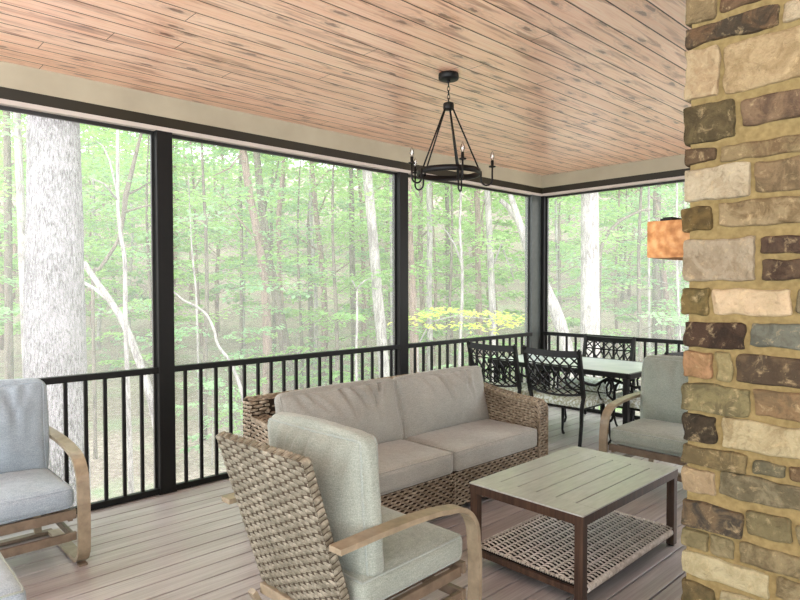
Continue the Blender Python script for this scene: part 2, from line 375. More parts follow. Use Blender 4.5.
def railing(label, a, b, axis, first, step=.1234):
    """railing bay between a and b along x (axis 0) at YA or along y (axis 1) at XB"""
    def bx(m_, u0, u1, t0, t1, z0, z1, bev=.003):
        if axis == 0: m_.box(u0, u1, YA+t0, YA+t1, z0, z1, 0, bev)
        else: m_.box(XB+t0, XB+t1, u0, u1, z0, z1, 0, bev)
    loc = ((a+b)/2, YA+.02, 0) if axis == 0 else (XB+.02, (a+b)/2, 0)
    r = thing('railing', label, 'railing', loc, 0, 'black porch railings'); T = Matrix.Translation(-V(loc))
    q = MB(); bx(q, a, b, -.004, .045, .888, .932, .005); q.build('top_rail', M['black'], r, T)
    q = MB(); bx(q, a, b, 0, .04, .004, .048); q.build('bottom_rail', M['black'], r, T)
    u = first
    while u > a+.05: u -= step
    u += step if u < a+.03 else 0
    n = 0
    while u < b-.03:
        q = MB(); bx(q, u-.0115, u+.0115, .010, .033, .046, .89, .002); q.build('baluster', M['black'], r, T); u += step; n += 1
railing('black metal railing below the leftmost screen, behind the blue cushioned armchair', posts[0][0]+PW, posts[1][0], 0, 1.033)
railing('black metal railing between the two thick posts, behind the rear corner of the wicker armchair', posts[1][0]+PW, posts[2][0], 0, 1.973)
railing('black metal railing behind the dining chairs, between sofa post and corner post', posts[2][0]+PW, 6.44, 0, 4.40)
railing('black metal railing on the right wall, beyond the dining table', 1.88, YA-.034, 1, 2.713)

def window(n, a, b, axis, label):
    w = bpy.data.objects.new('window_%d' % n, None); C.objects.link(w); tag(w, label, kind='structure')
    f = .016; q = MB()
    def bx(m_, u0, u1, t0, t1, z0, z1, mat=0):
        if axis == 0: m_.box(u0, u1, YA+t0, YA+t1, z0, z1, mat)
        else: m_.box(XB+t0, XB+t1, u0, u1, z0, z1, mat)
    bx(q, a, b, .05, .075, 2.618, 2.643); bx(q, a, b, .05, .075, .005, .03); bx(q, a, a+f, .05, .075, .03, 2.618); bx(q, b-f, b, .05, .075, .03, 2.618)
    q.build('window_frame', M['blackframe'], w)
    q = MB(); z0, z1 = .03, 2.618; t = .062
    P_ = [(a+f, z0), (b-f, z0), (b-f, z1), (a+f, z1)]
    q.add([(u, YA+t, z) if axis == 0 else (XB+t, u, z) for u, z in P_], [(0, 1, 2, 3)])
    q.build('insect_screen', M['screen'], w)
window(1, posts[0][0]+PW, posts[1][0], 0, 'leftmost insect screen panel in front of the oak')
window(2, posts[1][0]+PW, posts[2][0], 0, 'middle insect screen panel')
window(3, posts[2][0]+PW, 6.44, 0, 'insect screen panel behind the chandelier')
window(4, 1.88, YA-.034, 1, 'insect screen panel on the right wall')
window(5, X0, posts[0][0], 0, 'insect screen panel left of the frame')

# ------------------------------------------------------------------ stone chimney
XS = 2.26
def XP(x, y, X=XS): d = ray(x, y); return (d.y*X/d.x, HC+d.z*X/d.x)
st = [  # x0, x1, top at x0, bottom at x0, colour, colour2
 (687, 718, -8, 28, (.56, .47, .33), (.46, .38, .26)), (721, 778, -16, 14, (.47, .36, .26), (.35, .26, .18)), (785, 830, -28, -2, (.75, .66, .52), (.66, .56, .42)),
 (687, 780, 31, 51, (.27, .23, .18), (.44, .33, .23)), (785, 838, 4, 24, (.78, .70, .56), (.70, .60, .46)),
 (687, 721, 54, 103, (.76, .66, .50), (.68, .56, .41)), (725, 822, 47, 95, (.74, .63, .46), (.64, .53, .37)),
 (685, 736, 109, 146, (.40, .34, .22), (.31, .26, .17)), (742, 822, 102, 128, (.55, .44, .33), (.40, .31, .24)),
 (686, 718, 151, 166, (.40, .31, .22), (.32, .25, .17)), (723, 815, 147, 163, (.58, .49, .34), (.48, .38, .26)),
 (686, 752, 171, 203, (.77, .70, .57), (.69, .61, .48)), (757, 826, 163, 195, (.56, .46, .33), (.45, .37, .26)),
 (682, 713, 209, 232, (.45, .36, .20), (.35, .28, .16)), (720, 815, 203, 229, (.64, .55, .40), (.50, .41, .28)),
 (684, 756, 240, 282, (.68, .61, .50), (.60, .52, .41)), (762, 826, 237, 255, (.40, .31, .24), (.28, .21, .17)), (762, 826, 261, 281, (.38, .30, .23), (.27, .20, .16)),
 (682, 710, 288, 315, (.48, .40, .23), (.36, .31, .18)), (714, 793, 289, 315, (.86, .74, .58), (.78, .68, .52)), (797, 838, 289, 315, (.50, .45, .34), (.6, .52, .38)),
 (685, 746, 321, 347, (.30, .22, .17), (.20, .15, .12)), (751, 826, 323, 347, (.46, .46, .40), (.38, .38, .33)),
 (684, 714, 351, 377, (.72, .54, .38), (.60, .45, .30)), (717, 733, 352, 380, (.62, .56, .38), (.54, .48, .32)), (737, 826, 354, 383, (.32, .26, .20), (.42, .34, .25)),
 (682, 751, 382, 410, (.54, .49, .33), (.42, .38, .26)), (755, 826, 388, 416, (.58, .46, .32), (.46, .38, .27)),
 (683, 717, 413, 440, (.20, .17, .13), (.28, .23, .17)), (723, 826, 417, 447, (.76, .69, .52), (.64, .56, .40)),
 (683, 748, 443, 463, (.56, .48, .32), (.42, .36, .24)), (753, 786, 459, 473, (.44, .41, .31), (.36, .34, .26)), (789, 830, 465, 480, (.40, .31, .22), (.5, .4, .28)),
 (683, 717, 466, 490, (.75, .66, .52), (.66, .56, .42)), (721, 830, 471, 494, (.55, .50, .38), (.42, .38, .28)),
 (682, 743, 497, 524, (.26, .24, .21), (.46, .38, .28)), (747, 793, 510, 533, (.50, .45, .31), (.42, .37, .25)), (797, 838, 524, 546, (.56, .5, .36), (.46, .4, .28)),
 (682, 709, 526, 544, (.60, .54, .38), (.50, .45, .31)), (711, 735, 534, 554, (.60, .54, .39), (.48, .43, .30)), (740, 830, 541, 562, (.60, .53, .38), (.46, .40, .28)),
 (682, 770, 548, 571, (.78, .72, .55), (.70, .64, .47)), (777, 838, 575, 598, (.62, .55, .40), (.5, .43, .30)),
 (682, 715, 577, 602, (.46, .39, .25), (.36, .31, .20)), (720, 826, 588, 612, (.72, .66, .50), (.60, .54, .38)),
]
def stone_mat():
    t = NT('quarried_stone'); at = t.n('ShaderNodeAttribute', attribute_name='tone'); at2 = t.n('ShaderNodeAttribute', attribute_name='tone_b')
    v = t.coord(); a = t.noise(v, 11, 6, .65, .8)[0]; b = t.noise(v, 60, 5, .7)[0]; c = t.noise(t.mapv(v, (1, 1, 1), (4, 2, 7)), 26, 5, .7, .5)[0]
    f = t.math('MULTIPLY', t.math('SUBTRACT', a, .44), 7.0, clamp=True)
    col = t.mix(f, at.outputs[0], at2.outputs[0])
    d = t.math('MULTIPLY', t.math('SUBTRACT', c, .56, clamp=True), 4.5, clamp=True)
    col = t.mix(t.math('MULTIPLY', d, .6), col, (.80, .72, .55), 'MIX')
    e = t.math('MULTIPLY', t.math('SUBTRACT', .44, c, clamp=True), 5.0, clamp=True)
    col = t.mix(t.math('MULTIPLY', e, .55), col, (.22, .17, .12))
    col = t.mix(t.math('MULTIPLY', b, .3), col, (.48, .45, .38), 'OVERLAY')
    t.base(col, .85, .2); t.bump(t.math('ADD', a, t.math('MULTIPLY', b, .7)), .9, .012); return t.m
M['stone'] = stone_mat(); M['mortar'] = mottled('sandy_mortar', (.45, .39, .255), (.54, .475, .32), 50, .95, .1, 5, bump=.6)
class Stones(MB):
    def __init__(s): super().__init__(); s.ca = []; s.cb = []
    def stone(s, y0, y1, z0, z1, x_out, depth, ca, cb, seed, face='x'):
        """block proud of the face; outline wobbles, edges worn"""
        bm = bmesh.new(); bmesh.ops.create_cube(bm, size=2); bmesh.ops.subdivide_edges(bm, edges=bm.edges[:], cuts=13, use_grid_fill=True)
        hy, hz, hx = (y1-y0)/2, (z1-z0)/2, depth/2
        for v in bm.verts:
            q = rounded(v.co, hx, hy, hz, min(.011, hz*.4)); q.y += .009*noise.noise(V((q.z*24, q.x*8, seed)))*(abs(v.co.y)); q.z += .006*noise.noise(V((q.y*22, seed, q.x*8)))*abs(v.co.z)
            q.z += .007*noise.noise(V((q.y*9, seed, 1)))*v.co.z
            q.x += .007*noise.noise(V((q.y*16, q.z*16, seed)))+.003*noise.noise(V((q.y*50, q.z*50, seed)))
            yy, zz, xx = (y0+y1)/2+q.y, (z0+z1)/2+q.z, x_out+hx+q.x
            v.co = V((xx, yy, zz)) if face == 'x' else V((yy, -xx, zz))
        n0 = len(s.v); s.bm(bm, 0, None, False); n = len(s.v)-n0; s.ca += [ca]*n; s.cb += [cb]*n
sb = Stones(); yc = XP(690, 300)[0]
zlo = 9
for i, (x0, x1, ty, by, ca, cb) in enumerate(st):
    ya, zt = XP(x0, ty); _, zb = XP(x0, by); ye = XP(x1, ty)[0]
    if x0 < 690: pass
    o = .024+.012*noise.noise(V((i*1.7, 2, 3)))
    sb.stone(ye, ya, zb, zt, XS-o*.55-.004, .22 if x0 < 690 else .10, ca, cb, i*3.1)
    zlo = min(zlo, zb)
rows_z = sorted({(round(XP(s_[0], s_[3])[1], 3), round(XP(s_[0], s_[2])[1], 3)) for s_ in st if s_[0] < 690})
pal = [(s_[4], s_[5]) for s_ in st]
z = zlo-.012; extra = []
while z > .03: h = min(rnd.choice([.07, .09, .12]), z-.0); extra.append((max(z-h, .005), z)); z -= h+.014
z = 2.62
while z < 2.86: h = min(rnd.choice([.08, .11]), 2.89-z); extra.append((z, z+h)); z += h+.014
for (za, zb) in extra:                          # courses above and below the frame
    y = yc+.015
    while y > -1.1: w = rnd.uniform(.12, .36); p_ = rnd.choice(pal); sb.stone(max(y-w, -1.12), y, za, zb, XS-.018, .15, p_[0], p_[1], y*9+za*31); y -= w+.013
for (za, zb) in rows_z+extra:                   # the side of the chimney facing the screens, and the rest of the visible face
    x = XS+.21
    while x < XS+1.5: w = rnd.uniform(.14, .38); p_ = rnd.choice(pal); sb.stone(x, min(x+w, XS+1.5), za, zb, -yc-.020, .10, p_[0], p_[1], x*7+za*13, 'y'); x += w+.013
yr = XP(842, 300)[0]
for (za, zb) in rows_z:
    y = yr-.03
    while y > -1.1: w = rnd.uniform(.12, .36); p_ = rnd.choice(pal); sb.stone(max(y-w, -1.12), y, za, zb, XS-.018, .1, p_[0], p_[1], y*9+za*31); y -= w+.013
chim = thing('stone_chimney', 'tall chimney of mixed tan and brown stone blocks with sandy mortar at the right edge', 'chimney', (XS+.75, -.1, 0))
Tc = Matrix.Translation(-V((XS+.75, -.1, 0)))
o = sb.build('stonework', M['stone'], chim, Tc)
for nm, cl in (('tone', sb.ca), ('tone_b', sb.cb)):
    at = o.data.attributes.new(nm, 'FLOAT_COLOR', 'POINT'); at.data.foreach_set('color', [q for c in cl for q in lin((c[0]*.75+c[1]*.09+.012, c[1]*.86+.01, c[2]*.80+c[1]*.08))])
q = MB(); q.box(XS-.003, XS+1.5, -1.12, yc+.002, .002, 2.895); q.build('mortar_core', M['mortar'], chim, Tc)

# wooden mantel on the side of the chimney and the small black box on it
t = NT('orange_stained_beam'); o_ = t.coord(); v = t.mapv(o_, (1, 1, 1), (0, .03, -.02)); s_ = t.sep(v)
rad = t.math('SQRT', t.math('ADD', t.math('POWER', s_[1], 2.0), t.math('POWER', t.math('MULTIPLY', s_[2], 1.0), 2.0)))
nz = t.noise(o_, 9, 4)[0]; rg = t.math('SINE', t.math('ADD', t.math('MULTIPLY', rad, 190), t.math('MULTIPLY', nz, 9)))
bl = t.noise(t.mapv(o_, (1, 3, 3)), 8, 5)[0]
cc = t.ramp(bl, [(.32, (.58, .39, .21)), (.5, (.73, .52, .31)), (.66, (.80, .62, .41))])
cc = t.mix(t.math('MULTIPLY', t.math('ADD', rg, 1.0), .13), cc, (.52, .28, .15)); t.base(cc, .6, .3); t.bump(nz, .2, .003); M['beam'] = t.m
d = XP(647, 222, 2.375); e = XP(647, 259, 2.375)
mx, my, mz = 2.375, d[0], (d[1]+e[1])/2
q = MB(); bm = bmesh.new(); bmesh.ops.create_cube(bm, size=2); bmesh.ops.subdivide_edges(bm, edges=bm.edges[:], cuts=8, use_grid_fill=True)
L, hy, hz = .60, (my-yc-.022)/2, (d[1]-e[1])/2
for v_ in bm.verts:
    r_ = rounded(v_.co, L, hy, hz, .005); r_.z += .002*noise.noise(V((r_.x*9, r_.y*20, 1))); r_.y += .0015*noise.noise(V((r_.x*9, r_.z*20, 5))); v_.co = r_
q.bm(bm); mant = q.build('mantel_beam', M['beam']); mant.location = (mx+L, my-hy, mz)
tag(mant, 'orange-stained square wooden mantel beam fixed to the side of the stone chimney', 'mantel')
q = MB(); q.box(-.10, .10, -.026, .026, 0, .018, 0, .004); q.box(-.09, .09, -.02, .02, .017, .024, 0, .002)
bx_ = q.build('small_box', M['black']); ya_ = XP(662, 220, 2.50)[0]; yb_ = XP(675, 220, 2.50)[0]; bx_.location = (2.58, (ya_+yb_)/2, mz+hz)
tag(bx_, 'small flat black box lying on top of the wooden mantel beam', 'box')

# ------------------------------------------------------------------ chandelier
cx, cy = 2.994, 2.71
ch = thing('chandelier', 'black wagon wheel chandelier with five candle arms hanging from the ceiling', 'chandelier', (cx, cy, 2.26))
def zz(z): return z-2.26
q = MB(); q.lathe([(0, zz(2.90)), (.064, zz(2.90)), (.066, zz(2.893)), (.066, zz(2.868)), (.062, zz(2.862)), (0, zz(2.860))], 28); q.lathe([(0, zz(2.862)), (.011, zz(2.858)), (.012, zz(2.845)), (0, zz(2.838))], 12); q.build('ceiling_canopy', M['black'], ch)
q = MB(); z = 2.842; k = 0
while z > 2.725:
    a = k*pi/2+.5; pts = []
    for i in range(17):
        w = 2*pi*i/16; lx = .0085*cos(w); lz = .017*sin(w); pts.append(V((lx*cos(a), lx*sin(a), zz(z-.012)+lz)))
    q.tube(pts, .0022, 6, cap=False); z -= .026; k += 1
q.build('chain', M['black'], ch)
q = MB(); q.lathe([(0, zz(2.722)), (.010, zz(2.718)), (.032, zz(2.710)), (.035, zz(2.705)), (.035, zz(2.675)), (.032, zz(2.668)), (0, zz(2.666))], 24); q.build('hub', M['black'], ch)
q = MB(); RR = .204
n = 48; prof = [(RR-.004, .0), (RR+.004, 0), (RR+.004, .036), (RR-.004, .036), (RR-.004, 0)]
q.lathe([(r_, z_-.020) for r_, z_ in prof], n); q.build('ring', M['black'], ch)
M['bulb'] = None
t = NT('clear_bulb_glass'); t.t.nodes.remove(t.b); g1 = t.n('ShaderNodeBsdfTransparent'); g2 = t.n('ShaderNodeBsdfGlossy'); g2.inputs[1].default_value = .05
fr = t.n('ShaderNodeFresnel'); fr.inputs[0].default_value = 1.5; mx_ = t.n('ShaderNodeMixShader'); t.l(t.math('ADD', fr.outputs[0], .10, clamp=True), mx_.inputs[0]); t.l(g1.outputs[0], mx_.inputs[1]); t.l(g2.outputs[0], mx_.inputs[2]); t.l(mx_.outputs[0], t.out.inputs[0]); M['bulb'] = t.m
rightang = YAW-pi/2
for k in range(5):
    a = rightang+radians(-5+72*k); dr = V((cos(a), sin(a), 0)); U_ = V((0, 0, 1))
    q = MB(); q.tube([dr*.022+U_*zz(2.69), dr*(RR-.004)+U_*.012], .0052, 8); q.tube([dr*(RR-.008)+U_*.0, dr*(RR-.008)+U_*.02], .007, 8); q.build('rod', M['black'], ch)
    q = MB(); pts = [dr*(RR+.005)+U_*.006, dr*(RR+.007)-U_*.050]
    pts += [dr*(RR+.007+.036-.036*cos(b_))-U_*(.050+.036*sin(b_)) for b_ in [pi*i/10 for i in range(1, 11)]]; pts += [dr*(RR+.079)+U_*.03]
    q.tube(pts, .0060, 8)
    arm = q.build('candle_arm', M['black'], ch)
    Tq = Matrix.Translation(dr*(RR+.079)); q = MB()
    q.lathe([(0, .028), (.020, .030), (.024, .034), (.022, .038), (.010, .038), (.010, .072), (.0085, .075), (0, .075)], 16); q.build('candle_cup', M['black'], arm, Tq)
    q = MB(); q.lathe([(.006, .074), (.008, .080), (.014, .096), (.013, .108), (.006, .126), (.0015, .138), (0, .139)], 12); q.build('bulb', M['bulb'], arm, Tq)
M['shelf_core'] = mottled('shelf_core', (.06, .05, .04), (.10, .085, .07), 60, .8, .2)
M['wick_core'] = mottled('wicker_core', (.24, .20, .165), (.34, .30, .25), 60, .8, .2)
# ------------------------------------------------------------------ wicker sofa
def wface(mb, P, U, Vd, N, W, H, row, col, mat=0, amp=.006, thick=.004, phase=None, fill=.42):
    P, U, Vd, N = V(P), V(U), V(Vd), V(N); mb.weave(lambda u, v: (P+U*u+Vd*v, N), W, H, row, col, amp, thick, 4, mat, fill, phase)
SX0, SX1, SY0, SY1 = 1.925, 4.07, 2.655, 3.49
sofa = thing('wicker_sofa', 'brown wicker two-seat sofa with taupe cushions facing the coffee table', 'sofa', ((SX0+SX1)/2, (SY0+SY1)/2, 0))
Ts = Matrix.Translation(-V(sofa.location)); AW = .115
WM = [M['wick_sofa'], M['wick_dark']]
def arm(x0, x1):
    q = MB(); n = 10; prof = [(SY0, .03), (SY0, .565)]; SYE = SY1-.10
    prof += [(SY0+.07-.07*cos(a), .565+.065*sin(a)) for a in [pi/2*i/n for i in range(1, n+1)]]
    prof += [(SY0+.25, .640), (SY0+.45, .665), (SY0+.60, .690), (SYE, .70)]
    L = [0]
    for a, b in zip(prof, prof[1:]): L.append(L[-1]+math.dist(a, b))
    def band(u, v):
        k = max(i for i in range(len(L)-1) if L[i] <= v+1e-9); t = (v-L[k])/(L[k+1]-L[k]); a, b = prof[k], prof[k+1]
        d = V((0, b[0]-a[0], b[1]-a[1])).normalized(); return V((x0+u, a[0]+(b[0]-a[0])*t, a[1]+(b[1]-a[1])*t)), V((0, -d.z, d.y))
    q.weave(band, x1-x0, L[-1], .021, .038, .0055, .004, 4, 0, .43)
    def ztop(y):
        for a, b in zip(prof[1:], prof[2:]):
            if a[0] <= y <= b[0] and b[0] > a[0]: return a[1]+(b[1]-a[1])*(y-a[0])/(b[0]-a[0])
        return .70
    for xs, nx in ((x0, -1), (x1, 1)):
        q.weave(lambda u, v: (V((xs, SY0+.004+u, .04+(ztop(SY0+.004+u)-.045)*v/.62)), V((nx, 0, 0))), SYE-SY0-.008, .62, .021, .038, .0055, .004, 4, 0, .43)
    pts = [(y, z) for y, z in prof]+[(SYE, .03)]; e = .007
    vs = [(x0+e, max(SY0+e, min(SYE-e, y)), z-e if z > .1 else z) for y, z in pts]+[(x1-e, max(SY0+e, min(SYE-e, y)), z-e if z > .1 else z) for y, z in pts]
    m_ = len(pts); q.add(vs, [tuple(range(m_)), tuple(range(m_, 2*m_))[::-1]]+[(i, i+m_, (i+1) % m_+m_, (i+1) % m_) for i in range(m_)], 1)
    for xs in (x0+.004, x1-.004):   # braided edges
        q.tube([V((xs, y, z)) for y, z in prof], .011, 8)
    q.build('arm', WM, sofa, Ts)
arm(SX0, SX0+AW); arm(SX1-AW, SX1)
q = MB(); xi0, xi1 = SX0+AW, SX1-AW; xm = (xi0+xi1)/2
for a, b in ((xi0, xm-.012), (xm+.012, xi1)): wface(q, (a, SY0+.012, .06), (1, 0, 0), (0, 0, 1), (0, -1, 0), b-a, .235, .0190, .034, 0, .007, .003, None, .36)
q.box(xi0, xi1, SY0+.02, SY1-.03, .05, .29, 1)
for k in range(12): q.tube([(xm-.013, SY0+.006, .06+k*.02), (xm+.013, SY0+.006, .067+k*.02)], .006, 6)
q.box(xi0, xi1, SY0+.012, SY0+.03, .29, .30, 1)
q.build('seat_base', WM, sofa, Ts)
q = MB(); zb = .815
def bk(u, v): return V((xi0+u, SY1-.13+(v-.30)*.10 if True else 0, v+.05)), V((0, -1, .1)).normalized()
wface(q, (xi0, SY1-.135, .29), (1, 0, 0), V((0, .06, .50)).normalized(), (0, -1, 0), xi1-xi0, .50, .022, .036)
wface(q, (SX0+.02, SY1-.002, .06), (1, 0, 0), (0, 0, 1), (0, 1, 0), SX1-SX0-.04, .74, .022, .036)
def topb(u, v):
    a = pi*v/.16; return V((xi0-.02+u, SY1-.038-.038*cos(a), zb-.025+.03*sin(a))), V((0, -cos(a), sin(a)))
q.weave(lambda u, v: (topb(u, v)[0]+V((SX0-xi0+.02, 0, 0)), topb(u, v)[1]), SX1-SX0, .16, .02, .036, .005, .005)
q.box(SX0+.006, SX1-.006, SY1-.085, SY1-.012, .05, zb-.015, 1); q.box(xi0, xi1, SY1-.12, SY1-.06, .05, .50, 1)
wface(q, (SX0, SY1-.002, .05), (0, -1, 0), (0, 0, 1), (-1, 0, 0), .095, .75, .024, .040); wface(q, (SX1, SY1-.097, .05), (0, 1, 0), (0, 0, 1), (1, 0, 0), .095, .75, .024, .040)
for a_, b_ in ((SX0, xi0+.02), (xi1-.02, SX1)): wface(q, (a_, SY1-.088, .69), (1, 0, 0), (0, 0, 1), (0, -1, 0), b_-a_, .11, .022, .04)
q.build('backrest', WM, sofa, Ts)
for x in (SX0+.05, SX1-.05):
    for y in (SY0+.06, SY1-.06):
        q = MB(); q.box(x-.025, x+.025, y-.025, y+.025, 0, .035, 0, .004); q.build('foot', M['black'], sofa, Ts)
cw = (xi1-xi0)/2
for k in range(2):
    cxx = xi0+cw*(k+.5)
    T = Ts @ axes((cxx, SY0+.315, .365), (1, 0, 0), (0, 1, 0), (0, 0, 1))
    cushion('seat_cushion', cw-.006, .64, .145, .035, .014, 3+k*5, M['sofafab'], M['sofafab'], sofa, T, .004)
    ln = radians(13); X_, Z_ = V((1, 0, 0)), V((0, -cos(ln), sin(ln))); Y_ = Z_.cross(X_)
    T = Ts @ axes((cxx+(.01 if k else -.01), SY0+.555, .630), X_, Y_, Z_)
    cushion('back_cushion', cw+.03, .46, .13, .045, .06, 21+k*7, M['sofafab'], M['sofafab'], sofa, T, .007, 46, folds=.034, taper=.45, ear=.03)

# ------------------------------------------------------------------ coffee table
TX0, TX1, TY0, TY1, TH = 3.083-.542, 3.083+.542, 1.810-.341, 1.810+.341, .457
tb = thing('coffee_table', 'slatted grey top coffee table with dark legs and woven lower shelf', 'coffee table', ((TX0+TX1)/2, (TY0+TY1)/2, 0), radians(.5))
Tt = Matrix.Translation(-V(tb.location)); q = MB(); z0, z1 = TH-.008, TH; g = .0035
q.box(TX0, TX0+.13, TY0, TY1, z0, z1, 0, .002); q.box(TX1-.13, TX1, TY0, TY1, z0, z1, 0, .002)
ns = 6; w = (TY1-TY0)/ns
for i in range(ns): q.box(TX0+.130, TX1-.130, TY0+i*w+(g if i else 0), TY0+(i+1)*w-(g if i < ns-1 else 0), z0, z1, 0, .0015)
q.build('tabletop', M['tabletop'], tb, Tt)
q = MB(); a = .045
q.box(TX0+.002, TX1-.002, TY0+.002, TY0+.03, z0-.045, z0-.0005); q.box(TX0+.002, TX1-.002, TY1-.03, TY1-.002, z0-.045, z0-.0005)
q.box(TX0+.002, TX0+.03, TY0+.03, TY1-.03, z0-.045, z0-.0005); q.box(TX1-.03, TX1-.002, TY0+.03, TY1-.03, z0-.045, z0-.0005)
q.box(TX0+.03, TX1-.03, TY0+.03, TY1-.03, z0-.006, z0-.001, 1)
q.build('apron', [M['tableleg'], M['wick_dark']], tb, Tt)
for x in (TX0+.004, TX1-.049):
    for y in (TY0+.004, TY1-.049):
        q = MB(); q.box(x, x+a, y, y+a, .008, z0-.002, 0, .003); q.lathe([(0, 0), (.017, 0), (.018, .01), (0, .012)], 12, (x+a/2, y+a/2, 0), 1); q.build('leg', [M['tableleg'], M['black']], tb, Tt)
q = MB(); sz = .095; e0 = .012
q.box(TX0+.05, TX1-.05, TY0+e0, TY0+e0+.025, sz-.03, sz); q.box(TX0+.05, TX1-.05, TY1-e0-.025, TY1-e0, sz-.03, sz)
q.box(TX0+e0, TX0+e0+.025, TY0+.05, TY1-.05, sz-.03, sz); q.box(TX1-e0-.025, TX1-e0, TY0+.05, TY1-.05, sz-.03, sz)
sh = q.build('lower_frame', M['tableleg'], tb, Tt)
q = MB(); wx0, wx1, wy0, wy1 = TX0+.03, TX1-.03, TY0+.012, TY1-.03; zt = sz+.012
q.weave(lambda u, v: (V((wx0+.02+v, wy0+u, zt)), V((0, 0, 1))), wy1-wy0, wx1-wx0-.04, .0155, .052, .009, .003, 6, 0, .33, lambda j: (pi if j % 2 else 0))
for k in range(int((wy1-wy0)/.026)): q.tube([(wx0+.02, wy0+.013+k*.026, zt-.004), (wx1-.02, wy0+.013+k*.026, zt-.004)], .0035, 5, 1)
for xx in (wx0+.01, wx1-.01):
    q.weave(lambda u, v: (V((xx-.012+u, wy0+v, zt+.002)), V((0, 0, 1))), .024, wy1-wy0, .014, .024, .004, .004, 4)
for yy, ny in ((TY0+.004, -1), (TY1-.004, 1)):   # wrapped long edges
    k = int((wx1-wx0-.05)/.013)
    for i in range(k):
        x = wx0+.03+i*.013; q.tube([V((x+.003*cos(b_), yy-ny*(.012-.014*cos(b_)), sz-.004+.016*sin(b_))) for b_ in [-pi/2+pi*j/6 for j in range(7)]], .0052, 6)
q.box(wx0, wx1, wy0+.01, wy1, sz-.006, zt-.007, 1)
q.build('woven_shelf', [M['wick_table'], M['shelf_core']], tb, Tt)

# ------------------------------------------------------------------ lounge armchairs (local: +x is forward)
def armchair(label, loc, rz, fab, drop=0):
    r = thing('lounge_armchair', label, 'armchair', loc, rz, 'wicker backed lounge armchairs')
    # bent side loops
    for s in (-1, 1):
        y = s*.355; q = MB(); pts = [V((-.375, y, .622)), V((-.2, y, .624)), V((0, y, .622)), V((.15, y, .612)), V((.23, y, .600))]
        pts += [V((.245+.165*sin(a), y, .434+.162*cos(a))) for a in [pi/2*i/8 for i in range(1, 9)]]
        pts += [V((.420, y, .35)), V((.420, y, .2)), V((.415, y, .13))]
        pts += [V((.315+.1*cos(a), y, .118-.1*sin(a))) for a in [pi/2*i/7 for i in range(0, 8)]]
        pts += [V((.1, y, .016)), V((-.20, y, .016))]
        q.ribbon(pts, (0, 1, 0), .062, .021)
        q.build('side_loop', M['frame_pale'] , r)
        q = MB(); q.box(.355, .40, y-.022, y+.022, 0, .012, 0, .002); q.build('foot', M['frame'], r)
    def bar(nm, x, zc, hw=.0, w=.05, t=.022, yy=.325, m_='frame'):
        q = MB(); q.box(x-t/2, x+t/2, -yy, yy, zc-w/2, zc+w/2, 0, .003); q.build(nm, M[m_], r)
    bar('front_rail', .385, .295); bar('front_stretcher', .385, .175, w=.045); 
    q = MB(); q.box(-.24, -.19, -.355, .355, .004, .026, 0, .003); q.build('rear_crossbar', M['frame'], r)
    q = MB()
    for s in (-1, 1): q.box(-.20, .38, s*.300-.012, s*.300+.012, .255, .30, 0, .003); q.box(-.15, .40, s*.308-.01, s*.308+.01, .158, .192, 0, .003)
    for k in range(5): q.box(-.20, .38, -.24+k*.12-.02, -.24+k*.12+.02, .285, .297)
    q.build('seat_frame', M['frame'], r)
    # rear support legs carrying the backrest
    q = MB(); zt_, xt_, zb_, xb_ = .930, -.440, .262, -.226
    for s in (-1, 1): q.ribbon([V((-.30, s*.275, .235)), V((-.24, s*.275, .12)), V((-.215, s*.275, .025))], (0, 1, 0), .04, .022)
    q.box(-.262, -.222, -.275, .275, .215, .258, 0, .003); q.build('rear_rail', M['frame_pale'], r)
    up = V((xt_-xb_, 0, zt_-zb_)); Hh = up.length; up.normalize(); nb = V((-up.z, 0, up.x)); th = .035
    B = V((xb_, 0, zb_)); q = MB()
    q.weave(lambda u, v: (B+V((0, -.285+u, 0))+up*v+nb*th/2, nb), .57, Hh, .0195, .041, .0038, .0035, 6, 0, .52)
    q.weave(lambda u, v: (B+V((0, -.285+u, 0))+up*v-nb*th/2, -nb), .57, Hh, .0195, .041, .0038, .0035, 4, 0, .52)
    for s in (-1, 1):
        q.weave(lambda u, v: (B+V((0, s*.283, 0))+nb*(-th/2+u)+up*v, V((0, s, 0))), th, Hh, .0245, .035, .003, .004, 4, 0, .52)
        q.weave(lambda u, v: (B+V((0, s*.283, 0))+up*Hh+nb*(-th/2+u)+V((0, -s*v, 0)), up), th, .283, .0245, .035, .003, .004, 4, 0, .52)
    T = axes(B+up*Hh/2, (0, 1, 0), up, V((0, 1, 0)).cross(up)); q.box(-.282, .282, -Hh/2+.003, Hh/2-.002, -th/2+.001, th/2-.001, 1, 0, T)
    q.build('backrest', [M['wick_chair'], M['wick_core']], r)
    T = axes((.092, 0, .384), (1, 0, 0), (0, 1, 0), (0, 0, 1))
    cushion('seat_cushion', .62, .645, .135, .045, .020, loc[0]*3+1, fab, M['piping'] if fab != M['bluefab'] else M['bluefab'], r, T, .005, 24, taper=.12)
    ln = radians(4); Z_ = V((cos(ln), 0, sin(ln))); X_ = V((0, 1, 0)); Y_ = Z_.cross(X_)
    T = axes((-.142, 0, .688-drop), X_, Y_, Z_)
    cushion('back_cushion', .625, .57, .145, .055, .055, loc[0]*5+2, fab, M['piping'] if fab != M['bluefab'] else M['bluefab'], r, T, .009, 30, folds=.018, taper=.28, ear=.02)
    return r
armchair('wicker-backed armchair with sage grey cushions seen from behind, nearest the camera', (1.615, 2.035, 0), radians(3), M['sagefab'])
armchair('armchair with pale blue-grey cushions at the left edge beside the railing', (.655, 3.985, 0), radians(-90), M['bluefab'])
armchair('armchair with grey-green cushions behind the coffee table, half hidden by the stone chimney', (4.72, 1.955, 0), radians(180), M['sagefab'], .022)

